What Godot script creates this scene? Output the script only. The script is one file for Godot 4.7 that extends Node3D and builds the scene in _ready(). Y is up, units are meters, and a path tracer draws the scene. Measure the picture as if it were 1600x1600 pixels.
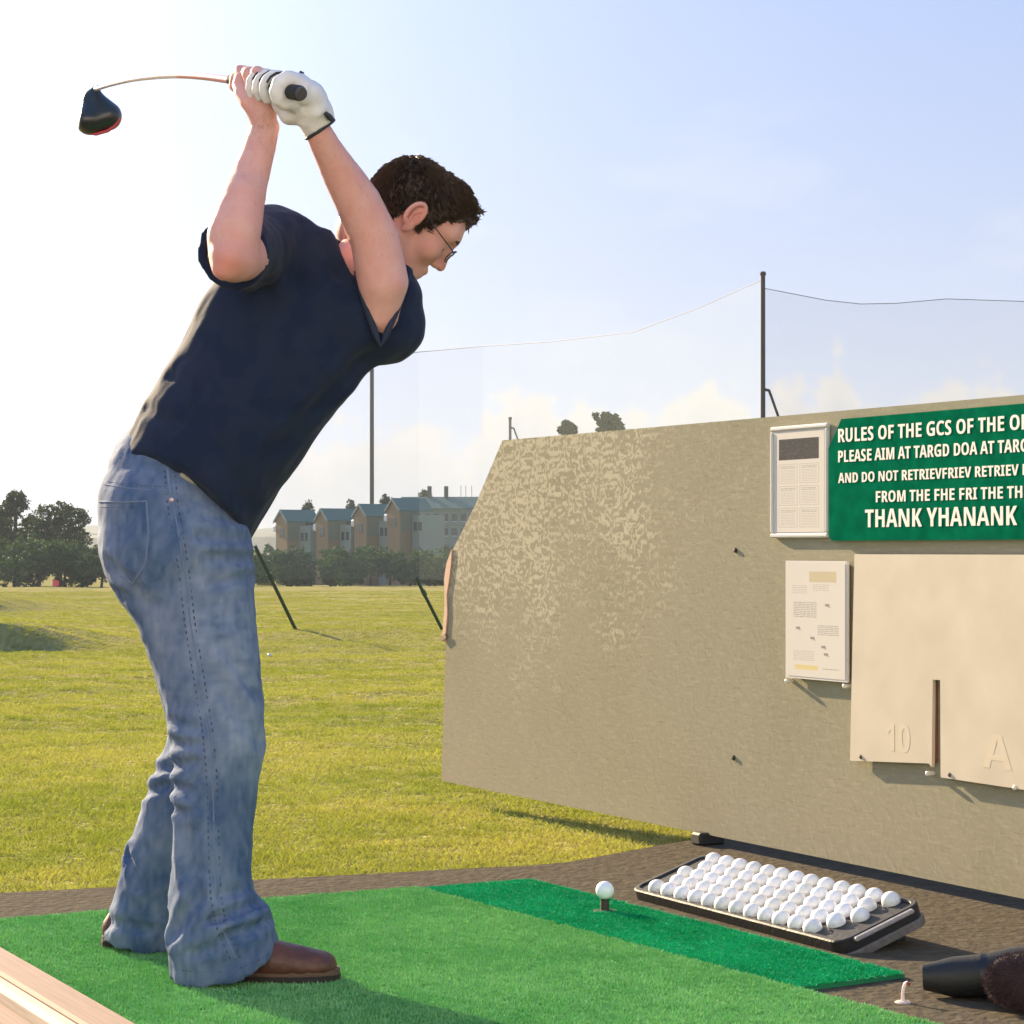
extends Node3D

const FL := 3500.0      # focal length in photograph pixels
const EYE := 0.85       # camera height
const HZ := 860.0       # row of the horizon
const U := Vector3(-0.4742, 0, -0.8804)   # along the target line, away
const V := Vector3(0.8804, 0, -0.4742)    # across the bay, towards the partition
const EXPOSURE := 3.1
var origin := Vector3.ZERO
var used := {}
var sun_to := Vector3.ZERO

func _ready():
	setup_view()
	setup_terrain()
	setup_bay()
	setup_background()
	setup_partition()
	setup_tray_and_tee()
	setup_loose_things()
	setup_person()
	setup_club()

# ---------------------------------------------------------------- view, sky, sun
func setup_view():
	var cam := Camera3D.new()
	cam.name = "camera"
	cam.projection = Camera3D.PROJECTION_FRUSTUM
	cam.keep_aspect = Camera3D.KEEP_HEIGHT
	cam.near = 0.1
	cam.far = 4000.0
	cam.size = 0.1 * 1600.0 / FL
	cam.frustum_offset = Vector2(0, 0.1 * (HZ - 800.0) / FL)
	add_child(cam)
	cam.position = Vector3(0, EYE, 0)
	cam.current = true
	origin = G(660, 1397)
	var el := deg_to_rad(21.0)
	sun_to = Vector3(-0.61 * cos(el), sin(el), -0.792 * cos(el)).normalized()
	var sun := DirectionalLight3D.new()
	sun.name = "sun"
	sun.light_energy = 1.6
	sun.light_color = Color(1.0, 0.90, 0.74)
	sun.light_angular_distance = 0.6
	sun.shadow_enabled = true
	add_child(sun)
	sun.look_at_from_position(Vector3.ZERO, -sun_to, Vector3.UP)
	var env := Environment.new()
	env.background_mode = Environment.BG_SKY
	env.tonemap_mode = Environment.TONE_MAPPER_LINEAR
	env.tonemap_exposure = EXPOSURE
	env.sdfgi_enabled = true
	env.ssao_enabled = true
	env.ssil_enabled = true
	env.fog_enabled = true
	env.fog_density = 0.0003
	env.fog_light_color = Color(0.86, 0.9, 0.93)
	var sky := Sky.new()
	var pano := PanoramaSkyMaterial.new()
	pano.panorama = sky_texture()
	sky.sky_material = pano
	env.sky = sky
	var we := WorldEnvironment.new()
	we.name = "world"
	we.environment = env
	add_child(we)

func sky_air(dir: Vector3) -> Color:
	var e: float = max(dir.y, 0.0)
	var t: float = 1.0 - exp(-e / 0.22)
	var c := Vector3(0.90, 0.90, 0.90).lerp(Vector3(0.235, 0.435, 0.92), t)
	var g := rad_to_deg(dir.angle_to(sun_to))
	var glow := 1.6 * exp(-pow(g / 26.0, 2.0)) + 1.2 * exp(-pow(g / 15.0, 2.0))
	c += Vector3(1.0, 0.97, 0.92) * glow
	if dir.y < 0.0:
		c = Vector3(0.72, 0.72, 0.66)
	c /= EXPOSURE
	return Color(c.x, c.y, c.z)

func sky_texture() -> ImageTexture:
	var im := Image.create(512, 256, false, Image.FORMAT_RGBF)
	for j in 256:
		var el := (0.5 - (j + 0.5) / 256.0) * PI
		for i in 512:
			var az := (i + 0.5) / 512.0 * TAU
			im.set_pixel(i, j, sky_air(Vector3(sin(az) * cos(el), sin(el), -cos(az) * cos(el))))
	im.resize(4096, 2048, Image.INTERPOLATE_BILINEAR)
	var n := FastNoiseLite.new()
	n.seed = 11
	n.frequency = 1.0
	n.fractal_octaves = 5
	var n2 := FastNoiseLite.new()
	n2.seed = 5
	n2.frequency = 1.0
	n2.fractal_octaves = 2
	for j in range(880, 1024):
		var el := (0.5 - (j + 0.5) / 2048.0) * 180.0
		for i in 4096:
			var az := (i + 0.5) / 4096.0 * 360.0
			if az > 180.0: az -= 360.0
			# a bank of low cumulus all round, tops uneven
			var top := 4.0 + 1.6 * n2.get_noise_2d(az * 0.11 + 300.3, 3.3) + 1.1 * n.get_noise_2d(az * 0.45 + 500.7, 9.2) + 0.5 * n.get_noise_2d(az * 1.3 + 900.1, 30.4)
			var k: float = smoothstep(0.0, 0.55, top - el + 0.9 * n.get_noise_2d(az * 0.7 + 700.3, el * 1.1))
			k *= 0.8
			# wisps higher up
			var w: float = 0.16 * smoothstep(0.05, 0.6, n.get_noise_2d(az * 0.12 + 200.3, el * 0.35 + 40.0)) * smoothstep(13.0, 9.0, el)
			var base := im.get_pixel(i, j)
			var under: float = smoothstep(top, top - 2.2, el) * 0.75 + 0.25 * (0.5 + 0.5 * n.get_noise_2d(az * 0.9 + 450.3, el * 1.6 + 7.0))
			var lit := Vector3(1.02, 0.93, 0.82).lerp(Vector3(0.74, 0.74, 0.76), under) / EXPOSURE
			var bb := Vector3(base.r, base.g, base.b)
			var glow: float = max(bb.z * EXPOSURE - 0.95, 0.0)
			lit += Vector3(1, 0.97, 0.92) * glow / EXPOSURE
			bb = bb.lerp(lit, k)
			bb = bb.lerp(Vector3(0.95, 0.95, 0.95) / EXPOSURE + Vector3.ONE * glow / EXPOSURE, w)
			im.set_pixel(i, j, Color(bb.x, bb.y, bb.z))
	return ImageTexture.create_from_image(im)

# ---------------------------------------------------------------- helpers
func P(x: float, y: float, d: float) -> Vector3:
	return Vector3((x - 800.0) * d / FL, EYE + (HZ - y) * d / FL, -d)

func G(x: float, y: float, h := 0.0) -> Vector3:
	var d := FL * (EYE - h) / (y - HZ)
	return Vector3((x - 800.0) * d / FL, h, -d)

func bay(u: float, v: float, h := 0.0) -> Vector3:
	return origin + U * u + V * v + Vector3(0, h, 0)

func numbered(called: String) -> String:
	if not used.has(called):
		used[called] = 0
		return called
	used[called] += 1
	return "%s_%03d" % [called, used[called]]

func tag(o: Node, label: String, category := "", group := "", kind := "") -> Node:
	if label: o.set_meta("label", label)
	if category: o.set_meta("category", category)
	if group: o.set_meta("group", group)
	if kind: o.set_meta("kind", kind)
	return o

func thing(called: String, at: Vector3, label: String, category: String, group := "") -> Node3D:
	var o := Node3D.new()
	o.name = numbered(called)
	add_child(o)
	o.position = at
	tag(o, label, category, group)
	return o

func put(called: String, mesh: Mesh, m: Material, parent: Node = self, at := Vector3.ZERO) -> MeshInstance3D:
	var o := MeshInstance3D.new()
	o.name = numbered(called) if parent == self else called
	o.mesh = mesh
	o.material_override = m
	parent.add_child(o, true)
	o.position = at
	return o

func lin(r: float, g: float, b: float) -> Color:
	return Color(r, g, b).linear_to_srgb()

func mat(r: float, g: float, b: float, rough := 0.8, metal := 0.0, spec := 0.5) -> StandardMaterial3D:
	var m := StandardMaterial3D.new()
	m.albedo_color = lin(r, g, b)
	m.roughness = rough
	m.metallic = metal
	m.metallic_specular = spec
	return m

func vmat(rough := 0.8, spec := 0.5) -> StandardMaterial3D:
	var m := StandardMaterial3D.new()
	m.vertex_color_use_as_albedo = true
	m.roughness = rough
	m.metallic_specular = spec
	return m

func noise(seed_: int, freq: float, oct := 4, type := FastNoiseLite.TYPE_SIMPLEX_SMOOTH) -> FastNoiseLite:
	var n := FastNoiseLite.new()
	n.seed = seed_
	n.frequency = freq
	n.noise_type = type
	n.fractal_octaves = oct
	return n

var tex_store := {}
func grain(seed_: int, freq: float, oct: int, lo: float, hi: float, size := 512) -> ImageTexture:
	# seamless grey noise between lo and hi (linear factors), stored as sRGB
	var key := "%d %f %d %f %f" % [seed_, freq, oct, lo, hi]
	if tex_store.has(key): return tex_store[key]
	var im := noise(seed_, freq, oct).get_seamless_image(size, size)
	im.convert(Image.FORMAT_L8)
	var data := im.get_data()
	var lut := PackedByteArray()
	for i in 256:
		lut.append(int(clampf(lin(lerpf(lo, hi, i / 255.0), 0, 0).r, 0, 1) * 255.0))
	for i in data.size():
		data[i] = lut[data[i]]
	var t := ImageTexture.create_from_image(Image.create_from_data(size, size, false, Image.FORMAT_L8, data))
	tex_store[key] = t
	return t

func relief(seed_: int, freq: float, oct: int, strength: float, size := 512) -> ImageTexture:
	var key := "n%d %f %d %f" % [seed_, freq, oct, strength]
	if tex_store.has(key): return tex_store[key]
	var im := noise(seed_, freq, oct).get_seamless_image(size, size)
	im.convert(Image.FORMAT_RGBA8)
	im.bump_map_to_normal_map(strength)
	var t := ImageTexture.create_from_image(im)
	tex_store[key] = t
	return t

func rough_mat(r: float, g: float, b: float, rough: float, tile: float, seed_: int, lo := 0.75, hi := 1.25, bump := 2.0, freq := 0.02) -> StandardMaterial3D:
	# a surface with grain, mapped in metres (tile metres to a repeat)
	var m := mat(r / 1.0, g, b, rough)
	m.albedo_texture = grain(seed_, freq, 5, lo, min(hi, 1.0))
	m.uv1_triplanar = true
	m.uv1_scale = Vector3.ONE / tile
	if bump > 0.0:
		m.normal_enabled = true
		m.normal_texture = relief(seed_ + 1, freq * 2.0, 4, bump)
	return m

func flat_normals(st: SurfaceTool) -> ArrayMesh:
	st.generate_normals()
	return st.commit()

func tri(st: SurfaceTool, a: Vector3, b: Vector3, c: Vector3):
	st.add_vertex(a); st.add_vertex(b); st.add_vertex(c)

func quad(st: SurfaceTool, a: Vector3, b: Vector3, c: Vector3, d: Vector3):
	# clockwise seen from the front
	tri(st, a, b, c); tri(st, a, c, d)

func start() -> SurfaceTool:
	var st := SurfaceTool.new()
	st.begin(Mesh.PRIMITIVE_TRIANGLES)
	st.set_smooth_group(-1)
	return st

func chamfer_into(st: SurfaceTool, s: Vector3, b: float, tr := Transform3D.IDENTITY):
	# box of size s centred on tr with chamfered edges
	var h := s * 0.5
	b = min(b, min(h.x, min(h.y, h.z)) * 0.9)
	var pts := []
	for sx in [-1, 1]:
		for sy in [-1, 1]:
			for sz in [-1, 1]:
				pts.append([Vector3(sx * h.x, sy * (h.y - b), sz * (h.z - b)), Vector3(sx * (h.x - b), sy * h.y, sz * (h.z - b)), Vector3(sx * (h.x - b), sy * (h.y - b), sz * h.z)])
	var hull := func(list: Array):
		# convex face, oriented outward (clockwise from outside)
		var c := Vector3.ZERO
		for p in list: c += p
		c /= list.size()
		var n: Vector3 = (list[1] - list[0]).cross(list[2] - list[0])
		var l := list.duplicate()
		if n.dot(c) > 0.0: l.reverse()
		for i in range(1, l.size() - 1):
			tri(st, tr * l[0], tr * l[i], tr * l[i + 1])
	var id := func(x, y, z): return x * 4 + y * 2 + z
	for k in 2:
		hull.call([pts[id.call(k, 0, 0)][0], pts[id.call(k, 0, 1)][0], pts[id.call(k, 1, 1)][0], pts[id.call(k, 1, 0)][0]])
		hull.call([pts[id.call(0, k, 0)][1], pts[id.call(0, k, 1)][1], pts[id.call(1, k, 1)][1], pts[id.call(1, k, 0)][1]])
		hull.call([pts[id.call(0, 0, k)][2], pts[id.call(0, 1, k)][2], pts[id.call(1, 1, k)][2], pts[id.call(1, 0, k)][2]])
		for j in 2:
			hull.call([pts[id.call(0, k, j)][1], pts[id.call(1, k, j)][1], pts[id.call(1, k, j)][2], pts[id.call(0, k, j)][2]])
			hull.call([pts[id.call(k, 0, j)][0], pts[id.call(k, 1, j)][0], pts[id.call(k, 1, j)][2], pts[id.call(k, 0, j)][2]])
			hull.call([pts[id.call(k, j, 0)][0], pts[id.call(k, j, 1)][0], pts[id.call(k, j, 1)][1], pts[id.call(k, j, 0)][1]])
	for p in pts: hull.call([p[0], p[1], p[2]])

func cbox(s: Vector3, b := 0.004, tr := Transform3D.IDENTITY) -> ArrayMesh:
	var st := start()
	chamfer_into(st, s, b, tr)
	return flat_normals(st)

func extrude_into(st: SurfaceTool, poly: PackedVector2Array, z0: float, z1: float, tr := Transform3D.IDENTITY):
	# polygon in x,y between z0 (back) and z1 (front, facing +z), UV = metres
	var p := poly
	if Geometry2D.is_polygon_clockwise(p):
		p = p.duplicate(); p.reverse()
	var idx := Geometry2D.triangulate_polygon(p)
	for i in range(0, idx.size(), 3):
		var a := p[idx[i]]; var b := p[idx[i + 1]]; var c := p[idx[i + 2]]
		if (b - a).cross(c - a) < 0.0:
			var q := b; b = c; c = q
		for q in [a, c, b]:
			st.set_uv(q); st.add_vertex(tr * Vector3(q.x, q.y, z1))
		for q in [a, b, c]:
			st.set_uv(q); st.add_vertex(tr * Vector3(q.x, q.y, z0))
	for i in p.size():
		var a := p[i]; var b := p[(i + 1) % p.size()]
		var f := [Vector3(a.x, a.y, z1), Vector3(b.x, b.y, z1), Vector3(b.x, b.y, z0), Vector3(a.x, a.y, z0)]
		for k in [0, 1, 2, 0, 2, 3]:
			st.set_uv(Vector2(f[k].x, f[k].y)); st.add_vertex(tr * f[k])

func extrude(poly: PackedVector2Array, z0: float, z1: float, tr := Transform3D.IDENTITY) -> ArrayMesh:
	var st := start()
	extrude_into(st, poly, z0, z1, tr)
	return flat_normals(st)

func slab_mesh(poly: Array, y0: float, y1: float) -> ArrayMesh:
	# world polygon (Vector3s) extruded upwards
	var pp := PackedVector2Array()
	for q in poly: pp.append(Vector2(q.x, -q.z))
	return extrude(pp, y0, y1, Transform3D(Basis(Vector3(1, 0, 0), Vector3(0, 0, -1), Vector3(0, 1, 0)), Vector3.ZERO))

func tube_into(st: SurfaceTool, pts: Array, radii: Array, sides := 10, caps := true):
	var rings := []
	var n0 := Vector3.ZERO
	for i in pts.size():
		var t: Vector3 = (pts[min(i + 1, pts.size() - 1)] - pts[max(i - 1, 0)]).normalized()
		if i == 0:
			n0 = t.cross(Vector3(0.31, 0.77, 0.55)).normalized()
		else:
			n0 = (n0 - t * n0.dot(t)).normalized()
		var b := t.cross(n0)
		var ring := []
		for k in sides:
			var a := TAU * k / sides
			var dir: Vector3 = n0 * cos(a) + b * sin(a)
			ring.append([pts[i] + dir * radii[i], dir])
		rings.append(ring)
	for i in pts.size() - 1:
		for k in sides:
			var l := (k + 1) % sides
			for q in [rings[i][k], rings[i + 1][k], rings[i + 1][l], rings[i][k], rings[i + 1][l], rings[i][l]]:
				st.set_normal(q[1]); st.add_vertex(q[0])
	if caps:
		for e in [0, pts.size() - 1]:
			var o: Vector3 = (pts[e] - pts[1 if e == 0 else e - 1]).normalized()
			for k in sides:
				var a: Vector3 = rings[e][k][0]; var b: Vector3 = rings[e][(k + 1) % sides][0]
				st.set_normal(o)
				if e == 0:
					st.add_vertex(pts[e]); st.add_vertex(a); st.add_vertex(b)
				else:
					st.add_vertex(pts[e]); st.add_vertex(b); st.add_vertex(a)

func tube(pts: Array, radii: Array, sides := 10) -> ArrayMesh:
	var st := SurfaceTool.new()
	st.begin(Mesh.PRIMITIVE_TRIANGLES)
	tube_into(st, pts, radii, sides)
	return st.commit()

func rod(a: Vector3, b: Vector3, r: float, sides := 8) -> ArrayMesh:
	return tube([a, b], [r, r], sides)

func lathe(profile: Array, sides := 24) -> ArrayMesh:
	# profile: Vector2(radius, height), bottom to top
	var st := SurfaceTool.new()
	st.begin(Mesh.PRIMITIVE_TRIANGLES)
	for i in profile.size() - 1:
		var a: Vector2 = profile[i]; var b: Vector2 = profile[i + 1]
		var n2 := Vector2(b.y - a.y, a.x - b.x).normalized()
		for k in sides:
			var t0 := TAU * k / sides; var t1 := TAU * (k + 1) / sides
			var c0 := Vector3(cos(t0), 0, sin(t0)); var c1 := Vector3(cos(t1), 0, sin(t1))
			var q := [[a, c0], [b, c0], [b, c1], [a, c1]]
			for m in [0, 2, 1, 0, 3, 2]:
				var e: Vector3 = q[m][1]
				st.set_normal(Vector3(e.x * n2.x, n2.y, e.z * n2.x))
				st.add_vertex(Vector3(e.x * q[m][0].x, q[m][0].y, e.z * q[m][0].x))
	return st.commit()

func scatter(called: String, mesh: Mesh, m: Material, places: Array, colors: PackedColorArray, label: String, category: String) -> MultiMeshInstance3D:
	var mm := MultiMesh.new()
	mm.transform_format = MultiMesh.TRANSFORM_3D
	mm.use_colors = true
	mm.mesh = mesh
	mm.instance_count = places.size()
	for i in places.size():
		mm.set_instance_transform(i, places[i])
		mm.set_instance_color(i, colors[i])
	var o := MultiMeshInstance3D.new()
	o.name = numbered(called)
	o.multimesh = mm
	o.material_override = m
	add_child(o)
	tag(o, label, category, "", "stuff")
	return o

# ---------------------------------------------------------------- ground
var lump: FastNoiseLite
var lump2: FastNoiseLite

func ground_y(x: float, d: float) -> float:
	var y := -0.05
	if d > 8.0: y -= 0.0118 * (min(d, 230.0) - 8.0)
	if d > 6.5:
		var a: float = smoothstep(6.5, 14.0, d)
		y += a * (0.05 * lump.get_noise_2d(x * 0.35, d * 0.35) + 0.02 * lump2.get_noise_2d(x * 1.6, d * 1.6))
		y += a * smoothstep(20.0, 60.0, d) * 0.12 * lump.get_noise_2d(x * 0.12 + 50.0, d * 0.1)
	# low bank with a steep face towards the bay
	y += ledge(x, d, 24.0, 4.5, -4.1, 1.6, 0.30)
	y += ledge(x, d, 52.0, 8.0, -11.2, 2.0, 0.40)
	# swell in the middle of the range
	y += 0.20 * exp(-pow((d - 27.0) / 2.4, 2.0)) * exp(-pow((x + 1.4) / 2.6, 2.0))
	return y

func ledge(x: float, d: float, d0: float, len_: float, x1: float, taper: float, h: float) -> float:
	var t: float = smoothstep(x1, x1 - taper, x + 0.25 * lump2.get_noise_1d(d * 2.0))
	var near: float = smoothstep(d0, d0 + 0.28, d + 0.3 * lump2.get_noise_1d(x * 1.3))
	var far: float = 1.0 - smoothstep(d0 + 0.9, d0 + 0.9 + len_, d)
	return h * t * near * far

func setup_terrain():
	lump = noise(21, 1.0, 3)
	lump2 = noise(22, 1.0, 3)
	var rows := []
	var d := -30.0
	while d < 2200.0:
		rows.append(d)
		if d < 3.0: d += 3.0
		elif d < 70.0: d += 0.06 + d * 0.010
		else: d *= 1.035
	var cols := 150
	var verts := PackedVector3Array()
	var cs := PackedColorArray()
	var idx := PackedInt32Array()
	var tone := noise(31, 1.0, 4)
	for r in rows:
		var half: float = 6.0 + 0.42 * abs(r)
		if r > 300.0: half = 0.9 * r
		for c in cols + 1:
			var s := (float(c) / cols * 2.0 - 1.0)
			var x: float = half * s
			verts.append(Vector3(x, ground_y(x, r) if r > 3.0 else -0.05, -r))
			var k: float = 0.5 + 0.5 * tone.get_noise_2d(x * 0.45, r * 0.9) + 0.35 * tone.get_noise_2d(x * 0.07, r * 0.12 + 9.0)
			k = clampf(k, 0.0, 1.0)
			var g := Vector3(0.29, 0.285, 0.09).lerp(Vector3(0.45, 0.385, 0.165), k)
			cs.append(Color(g.x, g.y, g.z))
	for r in rows.size() - 1:
		for c in cols:
			var a := r * (cols + 1) + c
			idx.append_array([a, a + cols + 1, a + cols + 2, a, a + cols + 2, a + 1])
	var arr := []
	arr.resize(Mesh.ARRAY_MAX)
	arr[Mesh.ARRAY_VERTEX] = verts
	arr[Mesh.ARRAY_COLOR] = cs
	arr[Mesh.ARRAY_INDEX] = idx
	var am := ArrayMesh.new()
	am.add_surface_from_arrays(Mesh.PRIMITIVE_TRIANGLES, arr)
	var st := SurfaceTool.new()
	st.create_from(am, 0)
	st.generate_normals()
	var m := vmat(1.0, 0.0)
	m.albedo_texture = grain(41, 0.03, 5, 0.5, 1.0)
	m.uv1_triplanar = true
	m.uv1_world_triplanar = true
	m.uv1_scale = Vector3(0.9, 0.9, 0.45)
	m.normal_enabled = true
	m.normal_texture = relief(42, 0.05, 4, 6.0)
	var f := put("field", st.commit(), m)
	tag(f, "sunlit yellow green mown grass of the driving range", "field", "", "structure")
	# mown grass blades
	var rng := RandomNumberGenerator.new()
	rng.seed = 77
	var bs := start()
	for i in 6:
		var a := i * TAU / 6.0 + rng.randf() * 0.7
		var dir := Vector3(cos(a), 0, sin(a))
		var side := Vector3(-dir.z, 0, dir.x) * 0.0022
		var root := dir * rng.randf_range(0.002, 0.016)
		var tip := root + dir * rng.randf_range(0.004, 0.02) + Vector3(0, rng.randf_range(0.018, 0.034), 0)
		var mid := root.lerp(tip, 0.55) + Vector3(0, 0.004, 0)
		tri(bs, root - side, mid, root + side)
		tri(bs, root - side * 0.8, tip, mid)
	var blade := flat_normals(bs)
	var gm := vmat(0.85, 0.1)
	gm.backlight_enabled = true
	gm.backlight = Color(0.8, 0.85, 0.42)
	gm.cull_mode = BaseMaterial3D.CULL_DISABLED
	var places := []
	var cols2 := PackedColorArray()
	var front := [G(-500, 1420), G(0, 1397), G(870, 1351), G(1090, 1311), G(1300, 1285)]
	for i in 260000:
		var dd: float = 5.0 * pow(24.0, rng.randf())
		var x: float = rng.randf_range(-1.0, 1.0) * (0.27 * dd + 0.6)
		var edge := slab_edge(x)
		if dd < edge + 0.012 + 0.02 * rng.randf(): continue
		var y := ground_y(x, dd)
		var s: float = rng.randf_range(0.6, 1.1) * (0.75 + 0.05 * dd)
		var k: float = clampf(0.5 + 0.55 * tone.get_noise_2d(x * 0.45, dd * 0.9) + 0.4 * tone.get_noise_2d(x * 3.0, dd * 3.0) + 0.5 * tone.get_noise_2d(x * 0.12 + 7.0, dd * 0.2) + rng.randf_range(-0.25, 0.25), 0.0, 1.0)
		var tall: float = rng.randf_range(0.5, 0.9) if dd > edge + 0.06 else rng.randf_range(0.6, 1.5)
		if rng.randf() < 0.02: tall *= 1.7
		places.append(Transform3D(Basis(Vector3.UP, rng.randf() * TAU).scaled(Vector3(s, s * tall / (1.0 + 0.022 * dd), s)), Vector3(x, y - 0.003, -dd)))
		var g := Vector3(0.255, 0.28, 0.075).lerp(Vector3(0.46, 0.40, 0.165), k) * rng.randf_range(0.8, 1.15)
		cols2.append(Color(g.x, g.y, g.z))
	scatter("grass", blade, gm, places, cols2, "short yellow green grass blades growing beyond the concrete slab", "grass")

func slab_edge(x: float) -> float:
	# depth of the slab's front edge at x
	var e := [G(-700, 1430), G(0, 1395), G(870, 1350), G(1090, 1310), G(1500, 1262)]
	for i in e.size() - 1:
		if x < e[i + 1].x or i == e.size() - 2:
			var t: float = (x - e[i].x) / (e[i + 1].x - e[i].x)
			return -lerpf(e[i].z, e[i + 1].z, t)
	return 0.0

# ---------------------------------------------------------------- bay: slab, mats, timber
func fibres(called: String, poly: Array, n: int, h: float, c0: Vector3, c1: Vector3, seed_: int, label: String, base_y: float):
	var rng := RandomNumberGenerator.new()
	rng.seed = seed_
	var bs := start()
	for i in 5:
		var a := i * TAU / 5.0 + rng.randf()
		var dir := Vector3(cos(a), 0, sin(a))
		var side := Vector3(-dir.z, 0, dir.x) * 0.0013
		var root := dir * rng.randf_range(0.0, 0.004)
		var tip := root + dir * rng.randf_range(0.001, 0.007) + Vector3(0, h * rng.randf_range(0.6, 1.1), 0)
		tri(bs, root - side, tip, root + side)
	var blade := flat_normals(bs)
	var m := vmat(0.7, 0.12)
	m.backlight_enabled = true
	m.backlight = Color(0.4, 0.5, 0.3)
	var pp := PackedVector2Array()
	var lo := Vector2(1e9, 1e9); var hi := Vector2(-1e9, -1e9)
	for q in poly:
		var w := Vector2(q.x, q.z)
		pp.append(w)
		lo = lo.min(w); hi = hi.max(w)
	var patch := noise(seed_, 1.0, 3)
	var places := []
	var cs := PackedColorArray()
	for i in n:
		var w := Vector2(rng.randf_range(lo.x, hi.x), rng.randf_range(lo.y, hi.y))
		if not Geometry2D.is_point_in_polygon(w, pp): continue
		var k: float = clampf(0.5 + 0.35 * patch.get_noise_2d(w.x * 6.0, w.y * 6.0) + 0.4 * patch.get_noise_2d(w.x * 1.7 + 30.0, w.y * 1.7) + 0.35 * patch.get_noise_2d(w.x * 40.0, w.y * 40.0) + rng.randf_range(-0.3, 0.3), 0.0, 1.0)
		var c := c0.lerp(c1, k) * rng.randf_range(0.85, 1.12)
		cs.append(Color(c.x, c.y, c.z))
		var lean := Basis(Vector3.RIGHT, rng.randf_range(-0.3, 0.3)) * Basis(Vector3.UP, rng.randf() * TAU)
		places.append(Transform3D(lean.scaled(Vector3.ONE * rng.randf_range(0.8, 1.25)), Vector3(w.x, base_y, w.y)))
	scatter(called, blade, m, places, cs, label, "turf fibres")

func setup_bay():
	# concrete slab of the bay
	var conc := rough_mat(0.105, 0.088, 0.063, 0.95, 0.7, 51, 0.66, 1.0, 3.0, 0.02)
	conc.uv1_world_triplanar = true
	conc.metallic_specular = 0.1
	var edge := [bay(-7.0, -5.5)]
	for k in 37:
		var x := lerpf(-2.6, 1.2, k / 36.0)
		var z := slab_edge(x) + 0.010 * lump2.get_noise_1d(x * 9.0) + 0.004 * lump2.get_noise_1d(x * 40.0)
		edge.append(Vector3(x, 0, -z))
	edge.append_array([Vector3(4.5, 0, -8.8), Vector3(8, 0, 6), Vector3(-6, 0, 6)])
	edge[0] = Vector3(-6, 0, -4.6)
	var slab := put("concrete_slab", slab_mesh(edge, -0.16, 0.0), conc)
	tag(slab, "grey brown rough concrete floor of the hitting bay", "floor", "", "structure")
	# main mat
	var mat_poly := [bay(0.045, -1.16), bay(0.03, 0.0), bay(-1.78, 0.098), bay(-2.4, 0.13), bay(-2.4, -1.16)]
	var mat_m := rough_mat(0.10, 0.34, 0.09, 0.9, 0.12, 61, 0.5, 1.0, 4.0, 0.04)
	mat_m.uv1_world_triplanar = true
	var mt := thing("hitting_mat", Vector3.ZERO, "wide green artificial turf hitting mat under the golfer's shoes", "mat")
	put("turf_backing", slab_mesh(mat_poly, 0.0005, 0.012), mat_m, mt)
	var strip_poly := [bay(0.032, 0.012), bay(0.032, 0.325), bay(-1.435, 0.365), bay(-1.452, 0.092)]
	var strip_m := rough_mat(0.012, 0.25, 0.09, 0.9, 0.12, 63, 0.5, 1.0, 4.0, 0.04)
	strip_m.uv1_world_triplanar = true
	var stp := thing("tee_strip", Vector3.ZERO, "narrow emerald green turf strip with a tee beside the wide mat", "mat")
	put("turf_backing", slab_mesh(strip_poly, 0.0005, 0.009), strip_m, stp)
	fibres("turf_pile", mat_poly, 240000, 0.0065, Vector3(0.115, 0.36, 0.115), Vector3(0.25, 0.51, 0.20), 5, "bright green plastic grass pile of the wide hitting mat", 0.0115)
	fibres("turf_pile", strip_poly, 70000, 0.005, Vector3(0.002, 0.27, 0.10), Vector3(0.012, 0.44, 0.19), 6, "emerald plastic grass pile of the narrow tee strip", 0.0085)
	# timber kerb along the mat
	var wood := wood_mat(0.27, 0.17, 0.12, 71)
	var worn := wood_mat(0.55, 0.45, 0.34, 72)
	var dark := wood_mat(0.27, 0.17, 0.12, 73)
	var k := thing("timber_kerb", Vector3.ZERO, "weathered timber plank kerb with a pale worn edge along the mat", "timber")
	var bs := Basis(U, Vector3.UP, U.cross(Vector3.UP))
	# x runs along U, z = U x up = -V... plank pieces side by side
	put("plank", cbox(Vector3(5.2, 0.05, 0.082), 0.006), wood, k).transform = Transform3D(bs, bay(-0.4, -1.213, 0.012))
	put("worn_edge", cbox(Vector3(5.2, 0.046, 0.036), 0.010), worn, k).transform = Transform3D(bs, bay(-0.4, -1.2735, 0.013))
	put("lower_plank", cbox(Vector3(5.2, 0.03, 0.16), 0.006), dark, k).transform = Transform3D(bs, bay(-0.4, -1.373, -0.004))

	# unseen board wall added behind the camera, its sunlit face gives front fill
	var bw := thing("added_fill_wall", Vector3(0, 0, 1.3), "unseen pale board wall added behind the camera for fill light", "wall")
	var paint := rough_mat(0.74, 0.79, 0.86, 0.85, 1.0, 74, 0.9, 1.0, 0.0)
	for i in 16:
		put("board", cbox(Vector3(11.0, 0.218, 0.03), 0.006), paint, bw, Vector3(0, 0.112 + i * 0.222, 0.0))
	for x in [-5.4, -1.8, 1.8, 5.4]:
		put("post", cbox(Vector3(0.1, 3.6, 0.1), 0.008), paint, bw, Vector3(x, 1.8, 0.068))

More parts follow.
